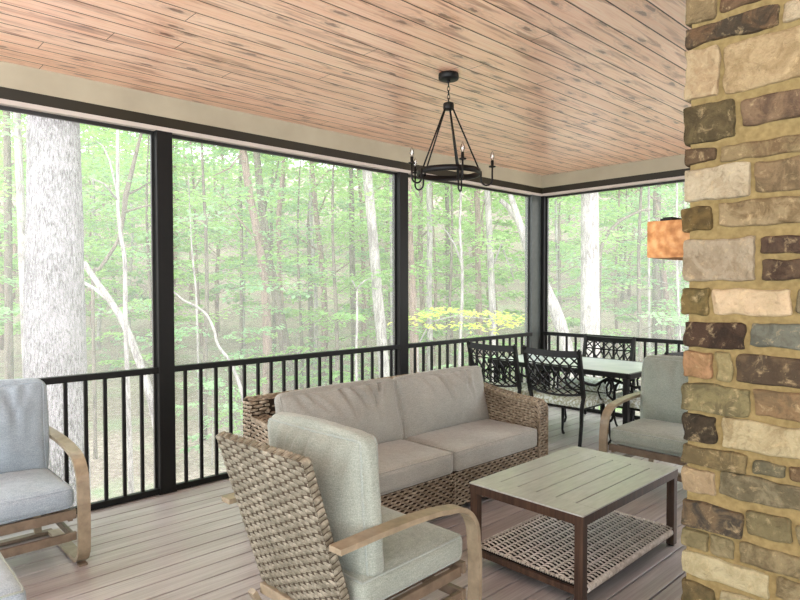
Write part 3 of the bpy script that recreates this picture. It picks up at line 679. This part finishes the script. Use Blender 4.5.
# ottoman at the lower left corner
ox, oy = .235, 2.77
ot = thing('ottoman', 'blue-grey cushioned ottoman cut off at the lower left corner', 'ottoman', (ox, oy, 0), 0)
cushion('cushion', .58, .50, .15, .04, .02, 9, M['bluefab'], M['piping'], ot, axes((0, 0, .36), (1, 0, 0), (0, 1, 0), (0, 0, 1)), .004)
q = MB(); hw, hd = .27, .23
for s in (-1, 1):
    q.box(-hw, hw, s*hd-.02, s*hd+.02, .24, .29, 0, .004); q.box(s*hw-.02, s*hw+.02, -hd, hd, .24, .29, 0, .004)
for k in range(4): q.box(-hw, hw, -.18+k*.12-.02, -.18+k*.12+.02, .275, .287)
q.build('frame', M['frame'], ot)
for sx in (-1, 1):
    for sy in (-1, 1): q = MB(); q.box(sx*hw-.022, sx*hw+.022, sy*hd-.022, sy*hd+.022, 0, .25, 0, .004); q.build('leg', M['frame'], ot)

# ------------------------------------------------------------------ dining set
def dining_table():
    x0, x1, y0, y1, h = 5.22, 6.16, 2.55, 4.16, .725
    cxx, cyy = (x0+x1)/2, (y0+y1)/2; r = thing('dining_table', 'black metal outdoor dining table with a frosted grey top', 'dining table', (cxx, cyy, 0)); T = Matrix.Translation(-V((cxx, cyy, 0)))
    q = MB(); q.box(x0+.03, x1-.03, y0+.03, y1-.03, h-.012, h, 0, .002); q.build('tabletop', M['glass_top'], r, T)
    q = MB()
    for a, b, c, d_ in ((x0, x1, y0, y0+.035), (x0, x1, y1-.035, y1), (x0, x0+.035, y0+.035, y1-.035), (x1-.035, x1, y0+.035, y1-.035)): q.box(a, b, c, d_, h-.045, h+.003, 0, .006)
    q.build('table_frame', M['black'], r, T)
    for sx, x in ((1, x0+.07), (-1, x1-.07)):
        for sy, y in ((1, y0+.07), (-1, y1-.07)):
            q = MB(); q.box(x-.024, x+.024, y-.024, y+.024, .02, h-.04, 0, .006); q.lathe([(0, 0), (.03, 0), (.034, .012), (.03, .03), (0, .035)], 14, (x, y, 0))
            for dx, dy in ((0, sy), (sx, 0)):   # scrolled brackets either side of the leg
                D = V((dx, dy, 0)); P = V((x, y, 0))
                q.tube([P+D*(.03+.075*sin(a)+.02)+V((0, 0, .42+.22*-cos(a))) for a in [pi*i/14 for i in range(15)]], .011, 6)
                q.tube([P+D*(.16-.05*sin(a))+V((0, 0, .46+.20*-cos(a))) for a in [pi*i/12 for i in range(13)]], .011, 6)
                q.tube([P+D*.05+V((0, 0, .64)), P+D*.16+V((0, 0, .665)), P+D*.20+V((0, 0, .685))], .011, 6)
            q.build('leg', M['black'], r, T)
dining_table()
def dining_chair(label, loc, rz):
    r = thing('dining_chair', label, 'dining chair', loc, rz, 'black lattice back dining chairs')
    # back: posts, curved crest rail, lattice;  +x forward
    def bp(y, z):                                  # point on the bowed, raked back
        return V((-.235-(z-.42)*.22-.028*(1-(y/.29)**2), y, z))
    q = MB()
    q.ribbon([bp(.29*(i/12*2-1), .905-.012*(1-(i/6-1)**2)) for i in range(13)], V((.22, 0, 1)), .060, .022)
    for s in (-1, 1):
        q.ribbon([bp(s*.292, .935), bp(s*.29, .90), bp(s*.287, .7), bp(s*.284, .5)], (0, 1, 0), .036, .028)
        q.tube([bp(s*.292, .937)+V((0, -.006, 0)), bp(s*.292, .937)+V((0, .006, 0))], .014, 10)
    q.build('back_frame', M['black'], r)
    q = MB(); zl, zh, zm = .52, .885, .795
    q.ribbon([bp(.285*(i/10*2-1), .535-.03*(1-(i/5-1)**2)) for i in range(11)], V((.22, 0, 1)), .022, .014)
    q.ribbon([bp(.285*(i/10*2-1), zm-.008*(1-(i/5-1)**2)) for i in range(11)], V((.22, 0, 1)), .012, .012)
    n = 6; w = .57/n
    for k in range(n):                              # crossed bars of the upper band
        a = -.285+k*w
        q.ribbon([bp(a+w*t-.0, zm+(zh-zm)*t) for t in (0, .3, .6, 1)], (0, 1, 0), .0155, .012); q.ribbon([bp(a+w*(1-t), zm+(zh-zm)*t) for t in (0, .3, .6, 1)], (0, 1, 0), .0155, .012)
    for k in range(-2, 6):                          # sweeping interlaced arcs
        for s in (-1, 1):
            pts = []
            for i in range(17):
                t = i/16; y = s*(-.285+k*.095+.30*t**1.0+.05*sin(pi*t)); z = zl+.0+(zm-zl)*t
                if abs(y) <= .283: pts.append(bp(y, z))
            if len(pts) > 2: q.ribbon(pts, (0, 1, 0), .0155, .012)
    for s in (-1, 1): q.ribbon([bp(s*(.283-.15*sin(pi*i/12)), .53+(zm-.53)*i/12) for i in range(13)], (0, 1, 0), .0155, .012)
    q.build('back_lattice', M['black'], r)
    q = MB(); q.box(-.23, .235, -.245, .245, .375, .405, 0, .01); q.build('seat_frame', M['black'], r)
    cushion('seat_cushion', .52, .56, .07, .026, .012, loc[0], M['seatpad'], M['seatpad'], r, axes((.01, 0, .437), (1, 0, 0), (0, 1, 0), (0, 0, 1)), .003, 12)
    for s in (-1, 1):
        q = MB(); q.tube([bp(s*.286, .66), V((-.20, s*.30, .625)), V((-.08, s*.305, .600)), V((.05, s*.305, .625)), V((.16, s*.305, .645)), V((.215, s*.305, .630)), V((.225, s*.305, .60))], .013, 8)
        q.tube([V((.17, s*.305, .64)), V((.205, s*.31, .57)), V((.195, s*.31, .50)), V((.13, s*.29, .44)), V((.12, s*.262, .40)), V((.12, s*.235, .392))], .011, 8)
        q.tube([V((.02, s*.305, .615)), V((-.03, s*.30, .55)), V((.02, s*.295, .48)), V((.10, s*.27, .43))], .008, 6)
        q.build('arm', M['black'], r)
        q = MB(); q.tube([V((.215, s*.215, .39)), V((.232, s*.225, .30)), V((.222, s*.222, .15)), V((.205, s*.215, .06)), V((.225, s*.22, .02)), V((.245, s*.225, .016))], [.020, .019, .015, .012, .014, .014], 8); q.build('leg', M['black'], r)
        q = MB(); q.tube([bp(s*.284, .50), V((-.245, s*.262, .40)), V((-.25, s*.262, .25)), V((-.285, s*.27, .10)), V((-.31, s*.275, .014))], [.019, .020, .018, .017, .016], 8); q.build('leg', M['black'], r)
    return r
dining_chair('black lattice-back dining chair right behind the sofa arm, nearest the corner post', (5.235, 3.85, 0), 0)
dining_chair('black lattice-back dining chair with its back to the camera, between sofa and armchair', (5.235, 3.155, 0), 0)
dining_chair('black lattice-back dining chair on the far side of the table, against the right railing', (6.16, 3.43, 0), pi)
dining_chair('black dining chair at the table end, mostly hidden behind the grey-green armchair', (5.62, 2.62, 0), pi/2)
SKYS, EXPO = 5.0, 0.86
# ------------------------------------------------------------------ outside: ground and forest
def G(x, y):
    r = math.hypot(x, y); z = -1.75+.035*max(0, r-9)
    if r > 28: z += .16*(r-28)**1.15*.8
    return z+.25*noise.noise(V((x*.12, y*.12, 3)))+.06*noise.noise(V((x*.6, y*.6, 9)))
q = MB(); NA, NR = 110, 70; vs = []
for i in range(NR+1):
    r = 4.0+(i/NR)**1.7*106
    for j in range(NA+1):
        a = radians(-50+j/NA*190); x, y = r*cos(a), r*sin(a); vs.append((x, y, G(x, y)))
q.add(vs, [(i*(NA+1)+j, i*(NA+1)+j+1, (i+1)*(NA+1)+j+1, (i+1)*(NA+1)+j) for i in range(NR) for j in range(NA)], 0, True)
tag(q.build('forest_ground', M['ground']), 'brown leaf littered forest floor sloping away beyond the railings', 'ground', kind='structure')

def leafquad(mbx, p, az, tilt, roll, L, W):
    d = V((cos(az)*cos(tilt), sin(az)*cos(tilt), sin(tilt))); s_ = V((-sin(az), cos(az), 0)); s_ = (s_+V((0, 0, 1))*sin(roll)).normalized()
    b = len(mbx.v); mbx.v += [tuple(p), tuple(p+d*L*.45+s_*W*.5), tuple(p+d*L), tuple(p+d*L*.45-s_*W*.5)]; mbx.f.append((b, b+1, b+2, b+3)); mbx.mi.append(0); mbx.sm.append(False)
def spray(mbx, R, p0, d, L, n, size, spread=.33):
    """leaves of one twig laid out in a loose flat fan"""
    s_ = V((-d.y, d.x, 0)); s_ = s_.normalized() if s_.length > .01 else V((1, 0, 0))
    for k in range(n):
        t = R.random()**.8; w = (R.random()*2-1)*spread*L*(1-.5*t)
        p = p0+d*(L*t)+s_*w+V((0, 0, R.gauss(0, .05*L)-.10*L*t*t-abs(w)*.12))
        az = math.atan2(d.y, d.x)+R.uniform(-1.2, 1.2); leafquad(mbx, p, az, R.uniform(-.6, .25), R.uniform(-.6, .6), size*R.uniform(.7, 1.25), size*R.uniform(.4, .65))
def make_tree(seed, H, R0, rt, ntier, per, leaf, z0=.18, lean=.0, leafm='leaf', barkm='bark_dark', full=1.0):
    R = random.Random(seed); root = thing('understory_tree', None, None)
    tk = MB(); lf = MB(); ph = R.random()*6; bend = lambda z: V((lean*z+.05*H*.1*sin(z*1.1+ph), .05*H*.1*cos(z*.9+ph), z))
    pts = [bend(H*i/14) for i in range(15)]; tk.tube(pts, [rt*(1-.8*i/14) for i in range(15)], 7, rough=.15, seed=seed)
    for k in range(ntier):
        f = z0+(1-z0)*(k+R.random())/ntier; z = H*f; az = k*2.4+R.uniform(-.4, .4)
        L = R0*(.35+.65*sin(pi*min(1, .15+(1-f)*.95)))*R.uniform(.7, 1.15); d = V((cos(az), sin(az), R.uniform(.0, .45)))
        b = bend(z); e = b+d*L+V((0, 0, -.08*L)); mid = b+d*L*.5+V((0, 0, .05*L)); tk.tube([b, mid, e], [rt*.17*(1.2-f), rt*.10*(1.2-f), .003], 5)
        for j in range(per):
            t = .22+.78*(j+R.random())/per; p = b+(mid-b)*(2*t) if t < .5 else mid+(e-mid)*(2*t-1)
            a2 = az+R.choice((-1, 1))*R.uniform(.3, 1.1)*(1.2-t); dd = V((cos(a2), sin(a2), R.uniform(-.15, .2)))
            spray(lf, R, p, dd, L*R.uniform(.3, .5), int(13*full), leaf)
    tk.build('trunk', M[barkm], root); lf.build('foliage', M[leafm], root); return root

protos = {
 'near': [make_tree(11, 7.5, 2.3, .055, 30, 9, .135, .12), make_tree(12, 8.5, 2.6, .07, 32, 9, .14, .16, .03, 'leaf_blue')],
 'mid': [make_tree(21, 10, 3.0, .065, 36, 9, .20, .12, 0, 'leaf', 'bark_pink'), make_tree(22, 11, 3.3, .075, 36, 9, .21, .15, -.02, 'leaf_blue', 'bark_pale'), make_tree(23, 9, 2.8, .08, 34, 9, .19, .10, .03)],
 'far': [make_tree(31, 20, 4.8, .13, 46, 9, .42, .10, 0, 'leaf', 'bark_pink'), make_tree(32, 23, 5.2, .2, 50, 9, .44, .16, 0, 'leaf_blue')],
 'sap': [make_tree(41, 1.9, .9, .014, 16, 5, .10, .12, .03, 'leaf_blue', 'bark_pale', .8), make_tree(42, 1.3, .7, .012, 13, 5, .10, .1, -.05, 'leaf', 'bark_pale', .8)]}
TXT = {'near': ('slender leafy understory tree standing just beyond the porch screens', 'nearer leafy understory trees'),
       'mid': ('bushy green understory tree standing among the forest trunks', 'middle distance understory trees'),
       'far': ('tall green tree crown on the wooded hillside far behind', 'distant hillside trees'),
       'sap': ('knee high green sapling growing from the leaf litter', 'saplings on the forest floor')}
used = {}
def place(kind, px, D, sc=1.0):
    i = rnd.randrange(len(protos[kind])); p = protos[kind][i]; key = (kind, i)
    o = p if key not in used else copy_tree(p); used[key] = 1
    q = atD(px, 300, D); o.location = (q.x, q.y, G(q.x, q.y)-.05); o.rotation_euler = (0, 0, rnd.uniform(0, 6.28)); o.scale = (sc, sc, sc*rnd.uniform(.92, 1.1))
    o.name = 'sapling' if kind == 'sap' else ('forest_tree' if kind == 'far' else 'understory_tree')
    tag(o, TXT[kind][0], 'sapling' if kind == 'sap' else 'tree', TXT[kind][1])
def clear_of_porch(px, D):
    q = atD(px, 300, D); return (q.y > YA+3.0 or q.x > XB+3.0)
for px, D in [(205, 12.5), (-60, 12), (335, 13.5), (450, 15), (640, 14.5), (150, 15), (560, 15.5), (300, 16.5), (390, 18), (720, 16), (40, 17), (900, 15)]:
    if clear_of_porch(px, D): place('near', px, D, rnd.uniform(.9, 1.1))
for D, n in ((20, 9), (24, 9), (28, 10), (33, 11)):
    for k in range(n): place('mid', -120+(k+rnd.random())*1120/n, D+rnd.uniform(-1.8, 1.8), rnd.uniform(.9, 1.25))
for D, n in ((40, 8), (48, 8), (58, 9), (70, 9)):
    for k in range(n): place('far', -120+(k+rnd.random())*1120/n, D+rnd.uniform(-3, 3), rnd.uniform(.85, 1.2))
for k in range(26):
    D = rnd.uniform(9.5, 20); px = rnd.uniform(60, 720)
    if clear_of_porch(px, D): place('sap', px, D, rnd.uniform(.6, 1.15))

# featured trunks: pixel polylines carried at their own distance
def trunk(label, D, pts, mat, rough=.06, up=7, crown=0, branches=(), foot=True, D1=None, n=12, kind='forest_tree', root_flare=1.25, leafm='leaf'):
    """pts: (px, py, width px) from the top down"""
    k = len(pts); W = []; rs = []
    for i, (x, y, w) in enumerate(pts):
        d_ = D if D1 is None else D+(D1-D)*i/(k-1); W.append(atD(x, y, d_)); rs.append(w/FPX*d_/2*.97/(1+((x-400)/FPX)**2)**.5)
    if up:
        a = (W[0]-W[min(2, k-1)]).normalized(); a = V((a.x*.6, a.y*.6, max(a.z, .5))).normalized(); W = [W[0]+a*up, W[0]+a*up*.5]+W; rs = [rs[0]*.45, rs[0]*.75]+rs
    if foot:
        b = W[-1]; gz = G(b.x, b.y)
        dn = (W[-1]-W[-2]); slope = V((dn.x, dn.y, 0))/max(.3, -dn.z) if dn.z < -.3 else V((0, 0, 0)); slope *= .6
        if b.z > gz: W += [b+(V((0, 0, -1))+slope)*(b.z-gz)*.7, b+(V((0, 0, -1))+slope)*(b.z-gz+.15)]; rs += [rs[-1], rs[-1]*root_flare]
    base = W[-1].copy(); r = thing(kind, label, 'tree', base); Ti = Matrix.Translation(-base)
    # resample smoothly
    P2, r2 = [], []
    for i in range(len(W)-1):
        p0, p1, p2, p3 = W[max(0, i-1)], W[i], W[i+1], W[min(len(W)-1, i+2)]
        for j in range(4):
            t = j/4; P2.append(.5*((2*p1)+(p2-p0)*t+(2*p0-5*p1+4*p2-p3)*t*t+(3*p1-p0-3*p2+p3)*t**3)); r2.append(rs[i]+(rs[i+1]-rs[i])*t)
    P2.append(W[-1]); r2.append(rs[-1]); q = MB(); q.tube(P2, r2, n, rough=rough, seed=D); q.build('trunk', M[mat], r, Ti)
    for bl in branches:
        q = MB(); bp_ = [atD(x, y, D+dd) for x, y, w, dd in bl]; br = [w/FPX*D/2 for x, y, w, dd in bl]; q.tube(bp_, br, 7, rough=.1, seed=len(bl)); q.build('branch', M[mat], r, Ti)
    if crown:
        R = random.Random(int(D*10)+len(label)); lf = MB(); tb_ = MB(); top = W[0]; L0 = crown
        for kx in range(26):
            az = R.uniform(0, 6.28); s0 = R.random(); b = top+(W[1]-W[0])*s0*1.6; d = V((cos(az), sin(az), R.uniform(0, .5))); L = L0*R.uniform(.6, 1.1)
            tb_.tube([b, b+d*L*.5, b+d*L], [.04, .025, .006], 5)
            for j in range(7):
                t = R.uniform(.25, 1); a2 = az+R.uniform(-1, 1); spray(lf, R, b+d*L*t, V((cos(a2), sin(a2), R.uniform(-.2, .2))), L*.35, 14, .20)
        tb_.build('limbs', M[mat], r, Ti); lf.build('foliage', M[leafm], r, Ti)
    return r
trunk('massive oak trunk with pale furrowed bark close to the leftmost screen', 7.6, [(54, 90, 54), (54.5, 150, 57), (55, 220, 60), (55, 300, 64), (56, 370, 66), (56, 440, 68), (57, 500, 71)], 'bark_oak', .035, 6, 2.6, n=40, kind='oak_tree')
trunk('pale trunk peeking out just left of the massive oak', 12, [(17, 110, 8), (20, 180, 9), (23, 260, 10), (27, 360, 11)], 'bark_pale', crown=2)
trunk('dark brown trunk at the far left edge of the picture', 15, [(7, 110, 8), (8, 200, 9), (8.5, 300, 9), (9, 370, 10)], 'bark_dark', crown=2.5)
trunk('thin white birch-like stem between the oak and the first post', 9.5, [(118, 120, 3.6), (118, 165, 4), (118, 205, 4.2), (121, 235, 4.6), (125, 262, 4.6), (125.5, 320, 5), (128, 400, 5.5), (131, 490, 6.5)], 'bark_pale', up=3, branches=[[(117, 190, 2.4, 0), (110, 160, 1.8, .3), (103, 145, 1.2, .6), (96, 140, .8, .9)], [(118, 200, 2.2, 0), (104, 183, 1.8, -.3), (92, 178, 1.2, -.5)]], n=10)
trunk('crooked dark forked tree right of the thin white stem', 11, [(143, 125, 3), (137, 150, 4), (131, 175, 5), (126, 195, 6), (124, 212, 5), (118, 240, 4), (100, 268, 4), (93, 280, 4)], 'bark_dark', up=2, branches=[[(126, 195, 3, 0), (140, 188, 2, .3), (153, 180, 1.4, .5)], [(123, 212, 2.5, 0), (140, 207, 2, -.3), (156, 203, 1.2, -.5)]])
trunk('leaning pale bent trunk curving down from behind the oak to the first post', 10.5, [(84, 262, 6), (96, 280, 6.5), (108, 297, 7), (119, 314, 7.5), (128, 332, 8), (136, 352, 8.5), (145, 378, 9), (153, 405, 10), (160, 440, 11)], 'bark_pale', up=0, n=12, branches=[[(84, 282, 3.4, .3), (96, 289, 3.8, .2), (108, 299, 4, .1), (118, 312, 4.4, 0), (124, 325, 4.4, 0)]])
trunk('straight brown trunk, left one of the crossing pair in the middle screen', 14, [(242, 135, 7.5), (245, 160, 8), (250, 195, 8), (256, 225, 8.5), (261, 255, 8.5), (265, 290, 9), (267, 330, 9.5), (267, 380, 10)], 'bark_pink', crown=2.5, branches=[[(253, 235, 2.2, 0), (240, 220, 1.8, .4), (228, 205, 1.2, .7), (218, 190, .8, 1)], [(244, 150, 2, 0), (230, 168, 1.5, -.4), (215, 175, 1, -.8)]])
trunk('grey mottled trunk, right one of the crossing pair in the middle screen', 15, [(256, 140, 7), (258, 165, 7.5), (261, 195, 8), (265, 230, 8.5), (269, 262, 9), (276, 295, 10), (283, 335, 11), (289, 380, 13)], 'bark_dark', crown=2.5, branches=[[(263, 215, 4, 0), (268, 195, 3.2, .3), (276, 178, 2.4, .5), (279, 160, 1.5, .8)]])
trunk('slim brown trunk just right of the crossing pair', 17, [(284, 155, 3.5), (282, 185, 5), (279, 215, 5.5), (279, 245, 5), (280, 280, 5), (284, 340, 5)], 'bark_pink', crown=2)
trunk('pinkish white trunk left of the second post', 13, [(367, 165, 10), (370, 200, 10), (374, 250, 10.5), (378, 300, 11), (382, 345, 11.5), (386, 400, 12)], 'bark_pale', crown=2.5)
trunk('pale trunk almost touching the left side of the second post', 16, [(392, 170, 5.5), (392.5, 240, 5.5), (393, 300, 6), (393, 370, 6)], 'bark_pale', crown=2)
trunk('dark trunk left of the pinkish white trunk', 19, [(351, 165, 4), (352, 200, 5), (352, 240, 6), (353, 300, 6), (354, 340, 6)], 'bark_dark', crown=2)
trunk('dark slender trunk in the centre of the middle screen', 22, [(311, 190, 4), (309, 230, 5), (310, 270, 5), (311, 330, 5.5)], 'bark_dark', crown=2)
trunk('thin grey stem left of the crossing pair', 18, [(241, 200, 3), (242, 260, 3.5), (241, 320, 4), (241, 360, 4)], 'bark_dark', up=3)
trunk('thin arching sapling bending from the first post towards the crossing pair', 10.5, [(172, 290, 2), (184, 300, 2.4), (196, 306, 2.6), (207, 315, 2.8), (214, 330, 3), (218, 345, 3.2), (230, 362, 3.6), (241, 390, 4)], 'bark_pale', up=0, n=8)
trunk('upright thin pale sapling in the left part of the middle screen', 12, [(192, 250, 1.8), (196, 290, 2.2), (197, 320, 2.4)], 'bark_pale', up=1.5, n=8)
trunk('thin forked pale sapling left of the pinkish white trunk', 11.5, [(357, 288, 2), (357, 320, 2.4), (356, 360, 2.8), (357, 400, 3)], 'bark_pale', up=0, n=8, branches=[[(357, 288, 1.6, 0), (364, 281, 1.2, .2), (371, 278, .8, .4)], [(357, 290, 1.4, 0), (352, 280, 1, -.2)]])
trunk('pinkish trunk just right of the second post', 14, [(409, 175, 5), (410, 230, 6), (412, 285, 8), (414, 340, 10)], 'bark_pink', crown=2)
trunk('pale trunk below the left side of the chandelier', 15, [(429, 178, 5.5), (430, 230, 6), (429, 290, 6), (430, 340, 6.5)], 'bark_pale', crown=2)
trunk('dark thin trunk behind the chandelier', 22, [(447, 185, 4), (448, 230, 4.5), (448, 300, 5)], 'bark_dark', crown=2)
trunk('thin pale curved stem below the chandelier', 13, [(461, 190, 2.4), (460, 230, 2.8), (462, 262, 3), (462, 300, 3.2), (460, 345, 3.5)], 'bark_pale', up=2, n=8, branches=[[(461, 262, 2, 0), (455, 245, 1.8, .2), (447, 232, 1.4, .4), (437, 222, 1, .6)]])
trunk('grey brown double trunk left of the white trunk near the corner', 17, [(477, 180, 6), (478, 220, 6), (478, 260, 6), (479, 330, 7)], 'bark_pink', crown=2, branches=[[(479, 260, 3, 0), (484, 240, 2.4, .3), (482, 215, 2, .5), (486, 195, 1.4, .8)]])
trunk('straight white trunk near the corner post', 14, [(487, 180, 6), (489, 220, 6.5), (491, 270, 7), (493, 330, 7.5)], 'bark_pale', crown=2.2)
trunk('arched leaning pale trunk left of the corner post', 14, [(500, 200, 4.5), (508, 207, 5.5), (516, 218, 6), (523, 229, 6.5), (528, 243, 7), (529, 275, 7), (529, 310, 7.5), (530, 340, 8)], 'bark_pale', up=0, branches=[[(495, 262, 2.4, 0), (501, 245, 2, .2), (508, 262, 1.6, .1), (514, 280, 1.2, 0)]])
trunk('thick leaning pale trunk right of the corner post', 13, [(534, 268, 10), (541, 280, 11), (548, 294, 12), (556, 312, 13), (563, 335, 14), (568, 360, 15)], 'bark_pale', up=2)
trunk('large white trunk in the right hand screen', 13, [(590, 185, 18), (590, 220, 19), (590, 260, 19.5), (590, 300, 20), (590, 340, 21)], 'bark_pale', .03, crown=2.6, n=20)
trunk('thin arching trunk bending right behind the large white trunk', 14.5, [(652, 210, 2), (642, 211, 2.4), (630, 216, 3), (618, 223, 3.4), (608, 234, 3.8), (602, 246, 4), (600, 262, 4), (599, 330, 4.5)], 'bark_dark', up=0, n=8)
trunk('thin white pole-like trunk between the white trunk and the mantel', 15, [(649, 185, 2.4), (649, 230, 2.8), (649, 280, 3), (649, 340, 3.2)], 'bark_pale', up=3, n=8)
trunk('thin white pole-like trunk under the mantel beside the chimney', 14, [(677, 200, 2.6), (677, 260, 2.8), (678, 300, 3), (680, 340, 3.4)], 'bark_pale', up=3, n=8)
trunk('slim pale trunk left of the large white trunk', 17, [(556, 215, 3), (557, 250, 3.4), (559, 300, 3.6), (558, 340, 4)], 'bark_pale', up=3, n=8)
trunk('grey shaded trunk behind the mantel', 20, [(657, 230, 9), (657, 270, 10), (657, 330, 11)], 'bark_dark', crown=2)

R = random.Random(99)                          # many thin far stems
proto_st = None
for k in range(24):
    px = rnd.uniform(-20, 720); D = rnd.uniform(19, 40); q_ = atD(px, 300, D)
    if proto_st is None:
        mb = MB(); mb.tube([V((.1*sin(i*.9), .1*cos(i*.7), i*1.3-.1)) for i in range(11)], [.085*(1-.07*i) for i in range(11)], 7, rough=.1)
        for i in range(9): a = i*2.4; z = 3+i*1.0; mb.tube([V((0, 0, z)), V((cos(a)*.7, sin(a)*.7, z+.6)), V((cos(a)*1.4, sin(a)*1.4, z+.8))], [.03, .02, .006], 5)
        o = proto_st = mb.build('bare_stem', M['bark_pink'])
    else: o = proto_st.copy(); C.objects.link(o)
    s_ = rnd.uniform(.6, 1.5); o.location = (q_.x, q_.y, G(q_.x, q_.y)); o.rotation_euler = (rnd.uniform(-.06, .06), rnd.uniform(-.06, .06), rnd.uniform(0, 6)); o.scale = (s_, s_, rnd.uniform(.9, 1.3))
    tag(o, 'thin grey bare stem standing far back in the woods', 'tree', 'thin far stems')

# bright yellow green bough below the chandelier
yb_ = thing('leafy_bough', 'bright yellow-green leafy bough outside, low in the screen below the chandelier', 'branch', atD(418, 345, 9.0))
Ti = Matrix.Translation(-atD(418, 345, 9.0)); lf = MB(); tk = MB(); R = random.Random(5)
main = [atD(418, 400, 9.2), atD(418, 345, 9.0), atD(430, 322, 9.0), atD(455, 316, 9.0), atD(480, 318, 9.0), atD(502, 320, 9.0), atD(520, 327, 9.0)]
gz = V((main[0].x, main[0].y, G(main[0].x, main[0].y))); tk.tube([gz]+main, [.018, .014, .012, .010, .008, .006, .005, .003], 6)
for (x, y, n_, L_) in ((412, 322, 22, .5), (428, 318, 34, .55), (440, 312, 30, .5), (455, 315, 40, .6), (466, 327, 26, .45), (478, 330, 26, .45), (482, 316, 32, .5), (498, 318, 36, .55), (510, 322, 30, .5), (518, 328, 18, .35), (432, 328, 14, .35)):
    for k in range(2): a = R.uniform(0, 6.28); spray(lf, R, atD(x, y-5, 9+R.uniform(-.3, .3)), V((cos(a), sin(a), -.1)), L_*.8, n_, .085, .5)
tk.build('twig', M['bark_pale'], yb_, Ti); lf.build('foliage', M['leaf_yel'], yb_, Ti)
# fallen logs on the slope seen in the right hand screen
for (a, b, D, w, lb) in (((600, 309), (700, 306), 24, 3.0, 'long pale fallen log lying across the slope in the right hand screen'), ((628, 338), (700, 322), 15, 4.0, 'pale fallen log slanting up towards the chimney')):
    p, q_ = atD(a[0], a[1], D), atD(b[0], b[1], D); 
    p.z = G(p.x, p.y)+.12; q_.z = G(q_.x, q_.y)+.2; mb = MB(); mb.tube([p+(q_-p)*i/8 for i in range(9)], [w/FPX*D/2*(1+.1*sin(i*2)) for i in range(9)], 9, rough=.1)
    tag(mb.build('fallen_log', M['bark_pale']), lb, 'log')

# ------------------------------------------------------------------ light
w = bpy.data.worlds.new('overcast_sky_plus_fill'); S.world = w; w.use_nodes = True; nt = w.node_tree; bg = nt.nodes['Background']
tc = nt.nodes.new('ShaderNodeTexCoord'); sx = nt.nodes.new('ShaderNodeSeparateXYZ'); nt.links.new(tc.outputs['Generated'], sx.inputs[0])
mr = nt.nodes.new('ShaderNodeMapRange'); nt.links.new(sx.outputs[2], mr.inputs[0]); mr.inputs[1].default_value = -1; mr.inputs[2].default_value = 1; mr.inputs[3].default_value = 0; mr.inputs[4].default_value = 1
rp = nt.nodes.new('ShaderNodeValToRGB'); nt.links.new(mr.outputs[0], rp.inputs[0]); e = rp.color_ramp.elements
SKY = [(0, .85), (.47, .85), (.52, .42), (.62, .50), (1, .85)]       # fill glow added below to light the ceiling; overcast sky brightest overhead
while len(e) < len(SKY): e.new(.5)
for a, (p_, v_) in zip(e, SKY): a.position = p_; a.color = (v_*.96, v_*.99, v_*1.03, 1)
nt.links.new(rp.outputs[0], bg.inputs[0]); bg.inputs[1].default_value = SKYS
S.view_settings.view_transform = 'Standard'; S.view_settings.look = 'None'; S.view_settings.gamma = 1; S.view_settings.use_curve_mapping = False
S.view_settings.exposure = EXPO
S.cycles.max_bounces = 10; S.cycles.transparent_max_bounces = 16; S.cycles.diffuse_bounces = 5; S.cycles.use_denoising = True; S.cycles.denoising_prefilter = 'NONE'
